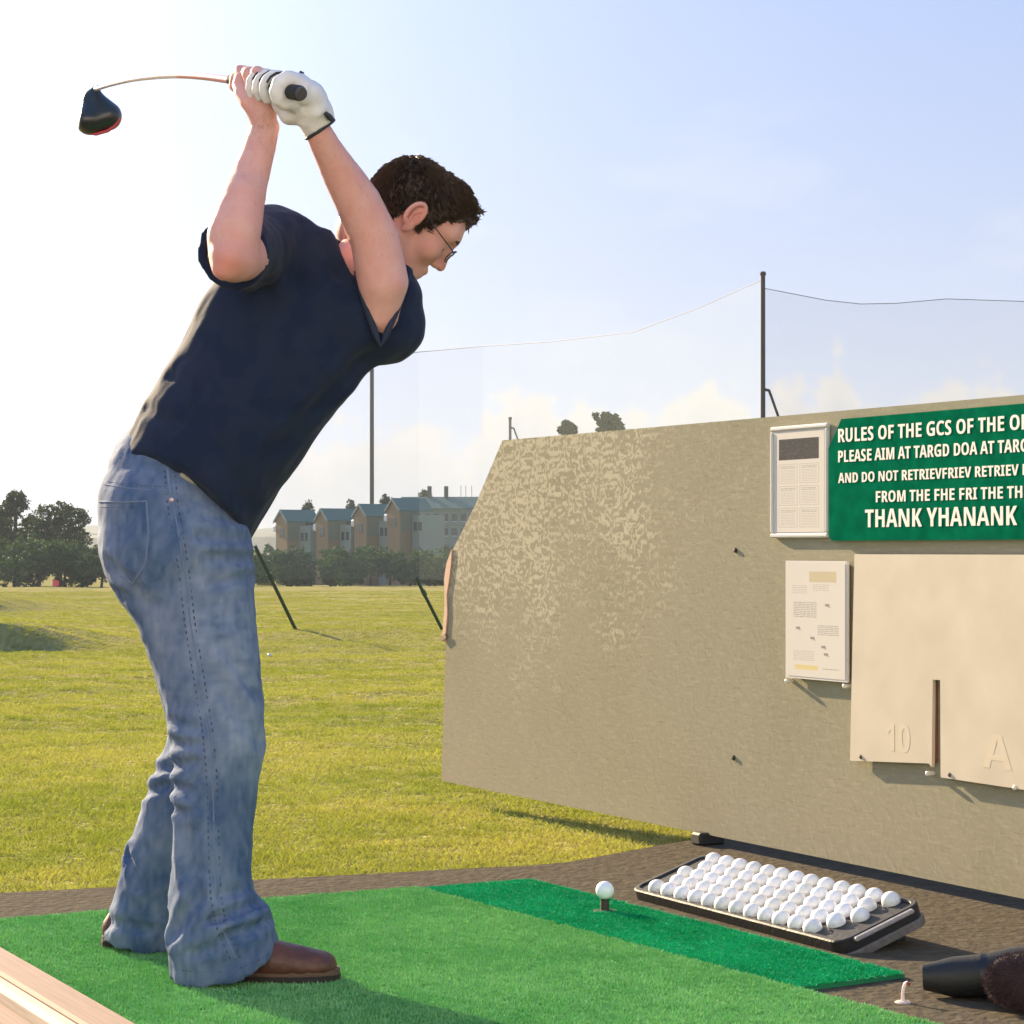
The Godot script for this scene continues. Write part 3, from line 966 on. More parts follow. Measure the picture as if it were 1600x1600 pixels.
func setup_partition():
	var q0 := G(690, 1220, 0.03)
	pan_o = Vector3(q0.x, 0, q0.z)
	var frame := Transform3D(Basis(-U, Vector3.UP, PN), pan_o)
	# board
	var part := thing("bay_partition", Vector3.ZERO, "weathered beige board partition with a cut corner and flaking paint", "partition")
	part.transform = frame
	var top := pst(785, 688)
	var poly := PackedVector2Array()
	for q in [[690, 1220], [693, 1100], [697, 1000], [703, 868], [742, 790]]: poly.append(pst(q[0], q[1]))
	poly.append(Vector2(top.x, top.y))
	poly.append(Vector2(3.6, 1.215))
	poly.append(Vector2(3.6, poly[0].y))
	var bm := mat(0.86, 0.86, 0.86, 0.9, 0.0, 0.05)
	bm.albedo_texture = board_texture()
	bm.uv1_scale = Vector3(1.0 / 3.7, -1.0 / 1.25, 1)
	bm.uv1_offset = Vector3(0.05 / 3.7, 1.0, 0)
	bm.normal_enabled = true
	bm.normal_texture = board_relief()
	bm.normal_scale = 0.10
	var bst := start()
	extrude_into(bst, poly, -0.028, 0.0)
	bst.generate_normals(); bst.generate_tangents()
	put("board", bst.commit(), bm, part)
	# broken facing along the end
	var br := PackedVector2Array()
	for q in [[708, 858], [700, 880], [696, 905], [697, 940], [694, 985], [692, 1000], [697, 1003], [701, 960], [700, 930], [704, 905], [707, 880]]: br.append(pst(q[0], q[1]))
	var bk := thing("broken_facing", Vector3.ZERO, "splintered pinkish sliver of facing at the partition's end", "board")
	bk.transform = frame
	put("sliver", extrude(br, 0.0006, 0.006), rough_mat(0.62, 0.40, 0.28, 0.85, 0.1, 111), bk)
	put("splinter", extrude(PackedVector2Array([pst(690, 998), pst(699, 990), pst(701, 996), pst(693, 1003)]), 0.0065, 0.010), rough_mat(0.30, 0.20, 0.12, 0.85, 0.1, 112), bk)
	# feet
	for px in [1101, 1760]:
		var f := pst(px, 1312)
		put("foot", cbox(Vector3(0.05, 0.036, 0.09), 0.006), mat(0.015, 0.014, 0.013, 0.6), part, Vector3(f.x, 0.0183, -0.012))
	# nail holes
	for q in [[1150, 860], [1147, 1184]]:
		var c := pst(q[0], q[1])
		put("nail", lathe([Vector2(0, 0.0), Vector2(0.008, 0.0), Vector2(0.006, 0.006), Vector2(0, 0.007)], 8), mat(0.05, 0.045, 0.035, 0.6, 0.4), part).transform = Transform3D(Basis(Vector3.RIGHT, PI / 2), Vector3(c.x, c.y, 0.0))
	var bold := SystemFont.new()
	bold.font_names = PackedStringArray(["Droid Sans"])
	bold.font_weight = 700
	# framed notice
	var white := mat(0.60, 0.57, 0.53, 0.7, 0.0, 0.2)
	var r := prect(1209, 1299, 668, 841)
	var nb := thing("framed_notice", Vector3.ZERO, "white framed notice with a dark header beside the green sign", "notice")
	nb.transform = frame
	var inner := r.grow(-0.016)
	put("backing", extrude(rpoly(r.grow(-0.004)), 0.0008, 0.010), white, nb)
	put("print", print_sheet(inner, 0.0112), notice_mat(0), nb)
	for e in [[r.position + Vector2(r.size.x / 2, 0.0065), Vector3(r.size.x, 0.013, 0.014)], [Vector2(r.position.x + r.size.x / 2, r.end.y - 0.0065), Vector3(r.size.x, 0.013, 0.014)]]:
		put("frame_rail", cbox(e[1], 0.004), white, nb, Vector3(e[0].x, e[0].y, 0.0082))
	for x in [r.position.x + 0.0065, r.end.x - 0.0065]:
		put("frame_rail", cbox(Vector3(0.013, r.size.y - 0.027, 0.0136), 0.004), white, nb, Vector3(x, r.position.y + r.size.y / 2, 0.0082))
	# green sign
	var green := rough_mat(0.003, 0.150, 0.075, 0.75, 0.35, 121, 0.6, 1.0, 0.0, 0.012)
	var a := pst(1305, 845); var b := pst(1303, 700); var c := pst(1322, 655)
	var right := 2.72 + 0.75
	var sg := thing("rules_sign", Vector3.ZERO, "green painted rules sign with raised white capital lettering", "sign")
	sg.transform = frame
	put("board", extrude(PackedVector2Array([Vector2(a.x + 0.006, a.y), Vector2(right, a.y), Vector2(right, c.y), c, Vector2(b.x, b.y), Vector2(b.x, a.y + 0.012)]), 0.0008, 0.016), green, sg)
	green.metallic_specular = 0.0
	var lm := rough_mat(0.84, 0.76, 0.68, 0.6, 0.2, 122, 0.82, 1.0, 0.0)
	var lines := [["RULES OF THE GCS OF THE OF", 1318, 692, 671, 1615], ["PLEASE AIM AT TARGD DOA AT TARGET", 1318, 723, 705, 1638], ["AND DO NOT RETRIEVFRIEV RETRIEV RE", 1318, 755, 740, 1626], ["FROM THE FHE FRI THE THE", 1377, 785, 768, 1618], ["THANK YHANANK", 1360, 824, 797, 1598]]
	for l in lines:
		var p0 := pst(l[1], l[2]); var p1 := pst(l[1], l[3]); var p2 := pst(l[4], l[2])
		letters(sg, l[0], Vector3(p0.x, p0.y, 0.0162), p2.x - p0.x, (p1.y - p0.y) * 1.04, bold, lm)
	# paper notice
	var r2 := prect(1237, 1333, 876, 1058)
	var pn := thing("paper_notice", Vector3.ZERO, "white printed instruction sheet hung under the framed notice", "notice")
	pn.transform = frame
	var paper := mat(0.64, 0.60, 0.55, 0.8, 0.0, 0.1)
	put("panel", extrude(rpoly(r2), 0.012, 0.020), paper, pn)
	put("print", print_sheet(r2.grow(-0.006), 0.0212), notice_mat(1), pn)
	for x in [r2.position.x + 0.004, r2.end.x - 0.012]:
		put("pin", lathe([Vector2(0, 0), Vector2(0.006, 0.0), Vector2(0.006, 0.022), Vector2(0.0, 0.026)], 10), mat(0.75, 0.7, 0.6, 0.4), pn).transform = Transform3D(Basis(Vector3.RIGHT, PI / 2), Vector3(x, r2.position.y - 0.01, 0.0))
	for x in [r2.position.x + 0.02, r2.end.x - 0.02]:
		put("spacer", cbox(Vector3(0.02, 0.3, 0.0112), 0.002), mat(0.2, 0.1, 0.07), pn, Vector3(x, r2.position.y + r2.size.y / 2, 0.0062))
	# cream boards
	var cream := rough_mat(0.58, 0.50, 0.385, 0.85, 0.8, 131, 0.86, 1.0, 0.0, 0.008)
	var t0 := pst(1345, 866); var l0 := pst(1338, 1188); var l1 := pst(1466, 1198); var l2 := pst(1474, 1062)
	var m0 := pst(1480, 1214)
	var cb := thing("cream_board", Vector3.ZERO, "blank cream board with one slit under the green sign", "board")
	cb.transform = frame
	var slit0 := l1.x; var slit1 := m0.x
	var endx := 3.35
	put("sheet", extrude(PackedVector2Array([l0, Vector2(slit0 - 0.012, l1.y + 0.008), Vector2(slit0, l1.y), Vector2(slit0 + 0.004, l2.y), Vector2(slit1 - 0.002, l2.y), Vector2(slit1, m0.y), Vector2(endx, m0.y - 0.004), Vector2(endx, t0.y), Vector2(t0.x, t0.y)]), 0.011, 0.0205), cream, cb)
	var red := mat(0.22, 0.07, 0.04, 0.8)
	put("spacer", cbox(Vector3(0.014, l2.y - l1.y - 0.02, 0.0105), 0.002), red, cb, Vector3(slit0 - 0.006, (l1.y + l2.y) / 2, 0.006))
	var ink := mat(0.575, 0.49, 0.365, 0.85)
	var worn_font := bold
	var w0 := pst(1395, 1172); var w1 := pst(1432, 1132)
	letters(cb, "10", Vector3(w0.x, w0.y, 0.0206), w1.x - w0.x, w1.y - w0.y, worn_font, ink, 0.0003)
	var w2 := pst(1546, 1198); var w3 := pst(1592, 1150)
	letters(cb, "A", Vector3(w2.x, w2.y, 0.0206), w3.x - w2.x, w3.y - w2.y, worn_font, ink, 0.0003)
	for q in [[1355, 1182, 0.0205], [1494, 1210, 0.0205]]:
		var s := pst(q[0], q[1])
		put("screw", lathe([Vector2(0, 0), Vector2(0.006, 0.0), Vector2(0.004, 0.003), Vector2(0, 0.004)], 10), mat(0.12, 0.10, 0.08, 0.4, 0.6), cb).transform = Transform3D(Basis(Vector3.RIGHT, PI / 2), Vector3(s.x, s.y, q[2]))
	for q in [[1459, 1208], [1596, 1230]]:
		var s := pst(q[0], q[1])
		put("pin", lathe([Vector2(0, 0), Vector2(0.006, 0.0), Vector2(0.006, 0.022), Vector2(0.0, 0.026)], 10), mat(0.75, 0.7, 0.6, 0.4), cb).transform = Transform3D(Basis(Vector3.RIGHT, PI / 2), Vector3(s.x, s.y, 0.0))

func board_relief() -> ImageTexture:
	var w := 1024; var h := 346
	var im := Image.create(w, h, false, Image.FORMAT_RGBA8)
	var worm := noise(201, 1.0, 2)
	var big := noise(202, 1.0, 4)
	var fine := noise(203, 1.0, 3)
	for j in h:
		var t := 1.25 * (1.0 - (j + 0.5) / h)
		for i in w:
			var s := 3.7 * (i + 0.5) / w - 0.05
			var wv := worm.get_noise_2d(s * 36.0 + 2.4 * big.get_noise_2d(s * 9.0, t * 9.0), t * 30.0)
			var v := 0.5 + 0.22 * smoothstep(0.0, 0.35, wv) + 0.2 * fine.get_noise_2d(s * 40.0, t * 40.0) + 0.2 * big.get_noise_2d(s * 4.0, t * 4.0)
			im.set_pixel(i, j, Color(v, v, v))
	im.bump_map_to_normal_map(2.0)
	return ImageTexture.create_from_image(im)

# ---------------------------------------------------------------- ball tray, balls, tee
var ball_mesh: ArrayMesh

func make_ball(r: float) -> ArrayMesh:
	var dim := []
	for i in 180:
		var y := 1.0 - 2.0 * (i + 0.5) / 180.0
		var a := i * 2.399963
		dim.append(Vector3(cos(a) * sqrt(1 - y * y), y, sin(a) * sqrt(1 - y * y)))
	var sides := 56; var rows := 30
	var st := SurfaceTool.new()
	st.begin(Mesh.PRIMITIVE_TRIANGLES)
	st.set_smooth_group(0)
	var g := []
	for j in rows + 1:
		var line := []
		for i in sides:
			var th := PI * j / rows; var ph := TAU * i / sides
			var n := Vector3(sin(th) * cos(ph), cos(th), sin(th) * sin(ph))
			var best := -1.0
			for q in dim: best = max(best, n.dot(q))
			var ang := acos(clampf(best, -1, 1))
			line.append(n * (r - 0.022 * r * (1.0 - smoothstep(0.03, 0.10, ang))))
		g.append(line)
	for j in rows:
		for i in sides:
			var k := (i + 1) % sides
			if j > 0: tri(st, g[j][i], g[j][k], g[j + 1][i])
			if j < rows - 1: tri(st, g[j][k], g[j + 1][k], g[j + 1][i])
	st.index()
	st.generate_normals()
	return st.commit()

func setup_tray_and_tee():
	ball_mesh = make_ball(0.02135)
	var bmat := mat(0.80, 0.81, 0.84, 0.32, 0.0, 0.5)
	bmat.clearcoat_enabled = true
	bmat.clearcoat = 0.3
	var scuffed := []
	for c in [[0.80, 0.81, 0.84], [0.76, 0.765, 0.77], [0.72, 0.72, 0.70], [0.79, 0.79, 0.80]]:
		var sm := bmat.duplicate()
		sm.albedo_color = lin(c[0], c[1], c[2])
		sm.albedo_texture = grain(147, 0.02, 4, 0.8, 1.0)
		sm.uv1_triplanar = true
		sm.uv1_scale = Vector3.ONE * 9.0
		scuffed.append(sm)
	# tray frame: x along the length (towards the camera), y up out of the tray, z up the slope towards the partition
	var l0 := G(985, 1390, 0.022); var b0 := G(1310, 1475, 0.022)
	var ex := (b0 - l0); ex.y = 0
	var length := ex.length() + 0.012
	ex = ex.normalized()
	var across := Vector3(ex.z, 0, -ex.x)
	if across.dot(V) < 0: across = -across
	var width := 0.232
	var tilt := 0.32
	var ez := (across * cos(tilt) + Vector3.UP * sin(tilt)).normalized()
	var ey := ez.cross(ex)
	if ey.y < 0: ey = -ey
	var tr := Transform3D(Basis(ex, ey, ex.cross(ey)), l0 - ex * 0.006)
	# z axis of that basis runs down the slope or up it:
	var up: float = 1.0 if tr.basis.z.dot(ez) > 0.0 else -1.0
	var tray := thing("ball_tray", Vector3.ZERO, "black rubber ball tray with a pale worn end, sloping from the partition", "tray")
	tray.transform = tr
	var black := rough_mat(0.012, 0.012, 0.013, 0.55, 0.3, 141, 0.5, 1.0, 1.0)
	var grey := rough_mat(0.16, 0.145, 0.13, 0.6, 0.2, 142, 0.5, 1.0, 1.0)
	var cx := length / 2; var cz := up * width / 2
	put("floor", rounded_plate(length - 0.02, width - 0.02, 0.03, -0.026, -0.002, Vector3(cx, 0, cz)), black, tray)
	put("rim", rounded_ring(length, width, 0.035, 0.016, -0.03, 0.003, Vector3(cx, 0, cz)), black, tray)
	put("skirt", rounded_ring(length + 0.012, width + 0.012, 0.04, 0.012, -0.046, -0.028, Vector3(cx, 0, cz)), grey, tray)
	put("end_strip", cbox(Vector3(0.014, 0.010, width - 0.07), 0.003), rough_mat(0.34, 0.31, 0.29, 0.45, 0.2, 143, 0.6, 1.0, 0.5), tray, Vector3(length + 0.004, -0.004, cz))
	for x in [0.1, length - 0.1]:
		var leg := put("foot", cbox(Vector3(0.05, 0.066, 0.03), 0.005), black, tray, Vector3(x, -0.062, up * (width - 0.03)))
	# rows of balls
	var rows := ["white golf ball in the tray's lowest row beside the tee strip", "white golf ball in the tray's second row from the tee strip", "white golf ball in the middle row of the black tray", "white golf ball in the tray's second row from the partition", "white golf ball in the tray's highest row beside the partition"]
	var first := true
	var rng := RandomNumberGenerator.new()
	rng.seed = 9
	for j in 5:
		for i in 13:
			var z := 0.030 + j * 0.0432
			var x := 0.085 + i * 0.0585 + (0.029 if j % 2 == 1 else 0.0)
			if i == 12 and (j % 2 == 1 or j == 0): continue
			var b := MeshInstance3D.new()
			b.mesh = ball_mesh
			b.material_override = scuffed[rng.randi() % 4]
			b.name = numbered("golf_ball")
			add_child(b)
			b.position = tr * Vector3(x + rng.randf_range(-0.002, 0.002), -0.0135 + 0.0165, up * z)
			b.rotation = Vector3(rng.randf() * 6, rng.randf() * 6, rng.randf() * 6)
			tag(b, rows[j], "golf ball", ["balls of the tray's lowest row", "balls of the tray's second row", "balls of the tray's middle row", "balls of the tray's fourth row", "balls of the tray's highest row"][j])
	# rubber tee and its ball
	var tp := G(945, 1424, 0.009)
	var tee := thing("rubber_tee", tp, "dark rubber tee tube standing on the emerald strip", "tee")
	put("tube", lathe([Vector2(0.0, 0.0), Vector2(0.013, 0.0), Vector2(0.0105, 0.004), Vector2(0.0098, 0.026), Vector2(0.0108, 0.029), Vector2(0.0085, 0.0295), Vector2(0.0075, 0.022), Vector2(0.0, 0.022)], 20), rough_mat(0.05, 0.032, 0.022, 0.6, 0.05, 145), tee)
	put("flange", lathe([Vector2(0.0, -0.0005), Vector2(0.03, -0.0005), Vector2(0.028, 0.003), Vector2(0.0132, 0.0042)], 20), mat(0.01, 0.05, 0.025, 0.7), tee)
	var tb := MeshInstance3D.new()
	tb.mesh = ball_mesh
	tb.material_override = bmat
	tb.name = numbered("golf_ball")
	add_child(tb)
	tb.position = tp + Vector3(0, 0.0295 + 0.0196, 0)
	var stray := [[421, 1003, "stray white golf ball lying in the grass near the leaning stake"]]
	for q in stray:
		var sb := MeshInstance3D.new()
		sb.mesh = ball_mesh
		sb.material_override = scuffed[2]
		sb.name = numbered("golf_ball")
		add_child(sb)
		var gp := G(q[0], q[1], -0.05)
		sb.position = Vector3(gp.x, ground_y(gp.x, -gp.z) + 0.02, gp.z)
		tag(sb, q[2], "golf ball")
	tag(tb, "single white golf ball teed up on the dark rubber tee", "golf ball")

func round_rect(l: float, w: float, r: float, n := 6) -> PackedVector2Array:
	var p := PackedVector2Array()
	for k in 4:
		var c := Vector2((l / 2 - r) * (1 if k in [0, 3] else -1), (w / 2 - r) * (1 if k < 2 else -1))
		for i in n + 1:
			var a := k * PI / 2 + i * PI / 2 / n
			p.append(c + Vector2(cos(a), sin(a)) * r)
	return p

func rounded_plate(l: float, w: float, r: float, y0: float, y1: float, c: Vector3) -> ArrayMesh:
	return extrude(round_rect(l, w, r), y0, y1, Transform3D(Basis(Vector3(1, 0, 0), Vector3(0, 0, -1), Vector3(0, 1, 0)), c))

func rounded_ring(l: float, w: float, r: float, t: float, y0: float, y1: float, c: Vector3) -> ArrayMesh:
	var o := round_rect(l, w, r); var i := round_rect(l - 2 * t, w - 2 * t, max(r - t, 0.004))
	var st := start()
	var b := 0.003
	var prof := [[0.0, y0], [0.0, y1 - b], [b / t, y1], [1.0 - b / t, y1], [1.0, y1 - b], [1.0, y0]]
	for k in o.size():
		var m := (k + 1) % o.size()
		for q in prof.size():
			var e := (q + 1) % prof.size()
			var pt := func(kk, qq):
				var w2: Vector2 = o[kk].lerp(i[kk], prof[qq][0])
				return c + Vector3(w2.x, prof[qq][1], w2.y)
			quad(st, pt.call(k, q), pt.call(k, e), pt.call(m, e), pt.call(m, q))
	return flat_normals(st)

# ---------------------------------------------------------------- bag, headcover, peg
func setup_loose_things():
	# a black golf bag lying on the slab, its end pointing at the mat
	var a := G(1436, 1556); var dirx := Vector3(0.97, 0, 0.24).normalized()
	var bagm := rough_mat(0.010, 0.012, 0.012, 0.6, 0.12, 151, 0.5, 1.0, 2.0)
	var trim := mat(0.006, 0.006, 0.007, 0.4)
	var bag := thing("golf_bag", Vector3.ZERO, "black golf bag lying on the concrete by the tee strip's end", "bag")
	var pts := []; var rr := []
	for i in 14:
		var t := i / 13.0
		pts.append(a + dirx * (0.008 + t * 0.75) + Vector3(0, 0.036 + 0.02 * smoothstep(0.0, 0.35, t), 0))
		rr.append(0.035 + 0.02 * smoothstep(0.0, 0.35, t) + 0.002 * sin(i * 2.4))
	rr[0] = 0.024
	put("body", tube(pts, rr, 20), bagm, bag)
	for i in [2, 6, 10]:
		put("band", tube([pts[i] - dirx * 0.008, pts[i] + dirx * 0.008], [rr[i] * 1.05, rr[i] * 1.05], 20), trim, bag)
	put("strap", tube([pts[3] + Vector3(0, 0.01, 0.045), pts[5] + Vector3(-0.01, -0.01, 0.085), pts[8] + Vector3(0, -0.012, 0.08), pts[10] + Vector3(0, 0.0, 0.05)], [0.009, 0.009, 0.009, 0.009], 8), trim, bag)
	# furry headcover resting on it
	var hc := thing("club_headcover", Vector3.ZERO, "fuzzy dark brown headcover leaning over the black bag", "headcover")
	var c := P(1588, 1533, 4.12)
	put("core", tube([c + Vector3(-0.05, 0.0, 0), c + Vector3(-0.035, 0.004, 0), c, c + Vector3(0.05, 0, 0), c + Vector3(0.09, -0.005, 0)], [0.012, 0.036, 0.050, 0.046, 0.02], 16), mat(0.030, 0.014, 0.016, 0.95), hc)
	var rng := RandomNumberGenerator.new()
	rng.seed = 4
	var fs := start()
	for i in 9000:
		var n := Vector3(rng.randfn(), rng.randfn(), rng.randfn()).normalized()
		var p := c + Vector3(n.x * 0.066 + 0.012, n.y * 0.047, n.z * 0.047)
		var tip := p + n * rng.randf_range(0.003, 0.009) + Vector3(rng.randfn(), rng.randfn(), rng.randfn()) * 0.004
		var s := n.cross(Vector3(rng.randfn(), rng.randfn(), rng.randfn())).normalized() * 0.0009
		tri(fs, p - s, tip, p + s)
	var fur := put("fur", flat_normals(fs), mat(0.045, 0.020, 0.024, 0.9), hc)
	fur.set_meta("kind", "stuff")
	# pale peg
	var pg := G(1411, 1566)
	var peg := thing("tee_peg", pg, "small pale peg standing on a flared foot beside the black bag", "peg")
	put("stem", tube([Vector3(0, 0.004, 0), Vector3(-0.0005, 0.015, 0), Vector3(0.001, 0.026, 0), Vector3(0.004, 0.034, 0), Vector3(0.009, 0.0385, 0)], [0.0042, 0.0030, 0.0032, 0.0038, 0.0025], 10), mat(0.75, 0.62, 0.55, 0.35), peg)
	put("flared_foot", lathe([Vector2(0.016, 0.0), Vector2(0.013, 0.0022), Vector2(0.005, 0.004), Vector2(0.0, 0.0055)], 18), mat(0.55, 0.42, 0.36, 0.4), peg)
	put("red_tip", tube([Vector3(0.0085, 0.032, 0.001), Vector3(0.0095, 0.038, 0.001)], [0.0045, 0.004], 10), mat(0.25, 0.04, 0.03, 0.5), peg)

# ---------------------------------------------------------------- sculpting: chains of tapered bones -> smooth surface
var g_org := Vector3.ZERO
var g_dim := Vector3i.ZERO
var g_cell := 0.01
var g_val := PackedFloat32Array()

# chain: {j: [[pos, radius, flatten], ...], k: blend, n: flatten axis, cut: true to carve}
func field(chains: Array, cell: float, pad := 0.03):
	var lo := Vector3(1e9, 1e9, 1e9); var hi := -lo
	for c in chains:
		if c.get("cut", false): continue
		for j in c.j:
			var r: float = j[1] * max(1.0, j[2])
			lo = lo.min(j[0] - Vector3.ONE * r); hi = hi.max(j[0] + Vector3.ONE * r)
	lo -= Vector3.ONE * pad; hi += Vector3.ONE * pad
	g_org = lo; g_cell = cell
	var dm := (hi - lo) / cell
	g_dim = Vector3i(int(dm.x) + 2, int(dm.y) + 2, int(dm.z) + 2)
	var nx := g_dim.x; var nxy := g_dim.x * g_dim.y
	var total := nxy * g_dim.z
	g_val = PackedFloat32Array(); g_val.resize(total); g_val.fill(1.0)
	var tmp := PackedFloat32Array(); tmp.resize(total)
	for c in chains:
		tmp.fill(1.0)
		var k: float = c.get("k", 0.01)
		var n: Vector3 = c.get("n", Vector3(0, 0, 1))
		var margin := k + 2.5 * cell
		var blo := g_dim; var bhi := Vector3i.ZERO
		var js: Array = c.j
		var cnt: int = max(1, js.size() - 1)
		for b in cnt:
			var ja: Array = js[b]
			var jb: Array = js[min(b + 1, js.size() - 1)]
			var a: Vector3 = ja[0]; var ba: Vector3 = jb[0] - ja[0]
			var ra: float = ja[1]; var rb: float = jb[1]
			var sa: float = ja[2]; var sb: float = jb[2]
			var ll := ba.length_squared()
			var inv := 0.0 if ll < 1e-10 else 1.0 / ll
			var rm: float = max(ra * max(1.0, sa), rb * max(1.0, sb)) + margin
			var p0 := (a.min(jb[0]) - Vector3.ONE * rm - lo) / cell
			var p1 := (a.max(jb[0]) + Vector3.ONE * rm - lo) / cell
			var i0 := Vector3i(int(max(p0.x, 0)), int(max(p0.y, 0)), int(max(p0.z, 0)))
			var i1 := Vector3i(int(min(p1.x, g_dim.x - 1)), int(min(p1.y, g_dim.y - 1)), int(min(p1.z, g_dim.z - 1)))
			if i1.x < i0.x or i1.y < i0.y or i1.z < i0.z: continue
			blo = Vector3i(min(blo.x, i0.x), min(blo.y, i0.y), min(blo.z, i0.z))
			bhi = Vector3i(max(bhi.x, i1.x), max(bhi.y, i1.y), max(bhi.z, i1.z))
			var round_: bool = absf(sa - 1.0) < 0.001 and absf(sb - 1.0) < 0.001
			for z in range(i0.z, i1.z + 1):
				for y in range(i0.y, i1.y + 1):
					var row := z * nxy + y * nx
					var pa := Vector3(lo.x + i0.x * cell, lo.y + y * cell, lo.z + z * cell) - a
					for x in range(i0.x, i1.x + 1):
						var h := clampf(pa.dot(ba) * inv, 0.0, 1.0)
						var q := pa - ba * h
						if not round_:
							q += n * (q.dot(n) * (1.0 / lerpf(sa, sb, h) - 1.0))
						var d := q.length() - lerpf(ra, rb, h)
						if d < tmp[row + x]: tmp[row + x] = d
						pa.x += cell
		var cut: bool = c.get("cut", false)
		for z in range(blo.z, bhi.z + 1):
			for y in range(blo.y, bhi.y + 1):
				var row := z * nxy + y * nx
				for x in range(blo.x, bhi.x + 1):
					var d := tmp[row + x]
					if d > 0.9: continue
					var g := g_val[row + x]
					if cut:
						var e := maxf(k - absf(g + d), 0.0) / k
						g_val[row + x] = maxf(g, -d) + e * e * k * 0.25
					elif g > 0.9:
						g_val[row + x] = d
					else:
						var e := maxf(k - absf(g - d), 0.0) / k
						g_val[row + x] = minf(g, d) - e * e * k * 0.25

func adjust(f: Callable):
	# f(point, distance) -> distance, near the surface only
	var nx := g_dim.x; var nxy := g_dim.x * g_dim.y
	var lim := g_cell * 3.5
	for z in g_dim.z:
		for y in g_dim.y:
			var row := z * nxy + y * nx
			for x in nx:
				var d := g_val[row + x]
				if d < lim and d > -lim:
					g_val[row + x] = f.call(g_org + Vector3(x, y, z) * g_cell, d)

func clip(pn: Vector3, pd: float, soft := 0.004):
	# keep the side where pn.p < pd
	var nx := g_dim.x; var nxy := g_dim.x * g_dim.y
	for z in g_dim.z:
		for y in g_dim.y:
			var row := z * nxy + y * nx
			for x in nx:
				var d := g_val[row + x]
				if d > 0.9: continue
				var e := pn.dot(g_org + Vector3(x, y, z) * g_cell) - pd
				if e > d - soft:
					var h := maxf(soft - absf(d - e), 0.0) / soft
					g_val[row + x] = maxf(d, e) + h * h * soft * 0.25

func plane3(a: Vector3, b: Vector3, c: Vector3, keep: Vector3) -> Array:
	var n := (b - a).cross(c - a).normalized()
	if n.dot(keep - a) > 0.0: n = -n
	return [n, n.dot(a)]

func value_at(p: Vector3) -> float:
	var q := (p - g_org) / g_cell
	if q.x < 0 or q.y < 0 or q.z < 0: return 1.0
	var i := Vector3i(q)
	if i.x >= g_dim.x - 1 or i.y >= g_dim.y - 1 or i.z >= g_dim.z - 1: return 1.0
	var f := q - Vector3(i)
	var nx := g_dim.x; var nxy := g_dim.x * g_dim.y
	var b := i.z * nxy + i.y * nx + i.x
	var v0 := lerpf(lerpf(g_val[b], g_val[b + 1], f.x), lerpf(g_val[b + nx], g_val[b + nx + 1], f.x), f.y)
	var v1 := lerpf(lerpf(g_val[b + nxy], g_val[b + nxy + 1], f.x), lerpf(g_val[b + nxy + nx], g_val[b + nxy + nx + 1], f.x), f.y)
	return lerpf(v0, v1, f.z)

func hit(px: float, py: float, d0 := 3.9, d1 := 5.0) -> Vector3:
	# first point of the sculpted surface along a line of sight
	var d := d0
	while d < d1:
		if value_at(P(px, py, d)) < 0.0:
			for k in 6:
				var m := d - 0.002
				if value_at(P(px, py, m)) < 0.0: d = m
				else: break
			return P(px, py, d)
		d += 0.004
	return Vector3.ZERO

func gradient_at(p: Vector3) -> Vector3:
	var e := g_cell * 1.2
	return Vector3(value_at(p + Vector3(e, 0, 0)) - value_at(p - Vector3(e, 0, 0)), value_at(p + Vector3(0, e, 0)) - value_at(p - Vector3(0, e, 0)), value_at(p + Vector3(0, 0, e)) - value_at(p - Vector3(0, 0, e))).normalized()

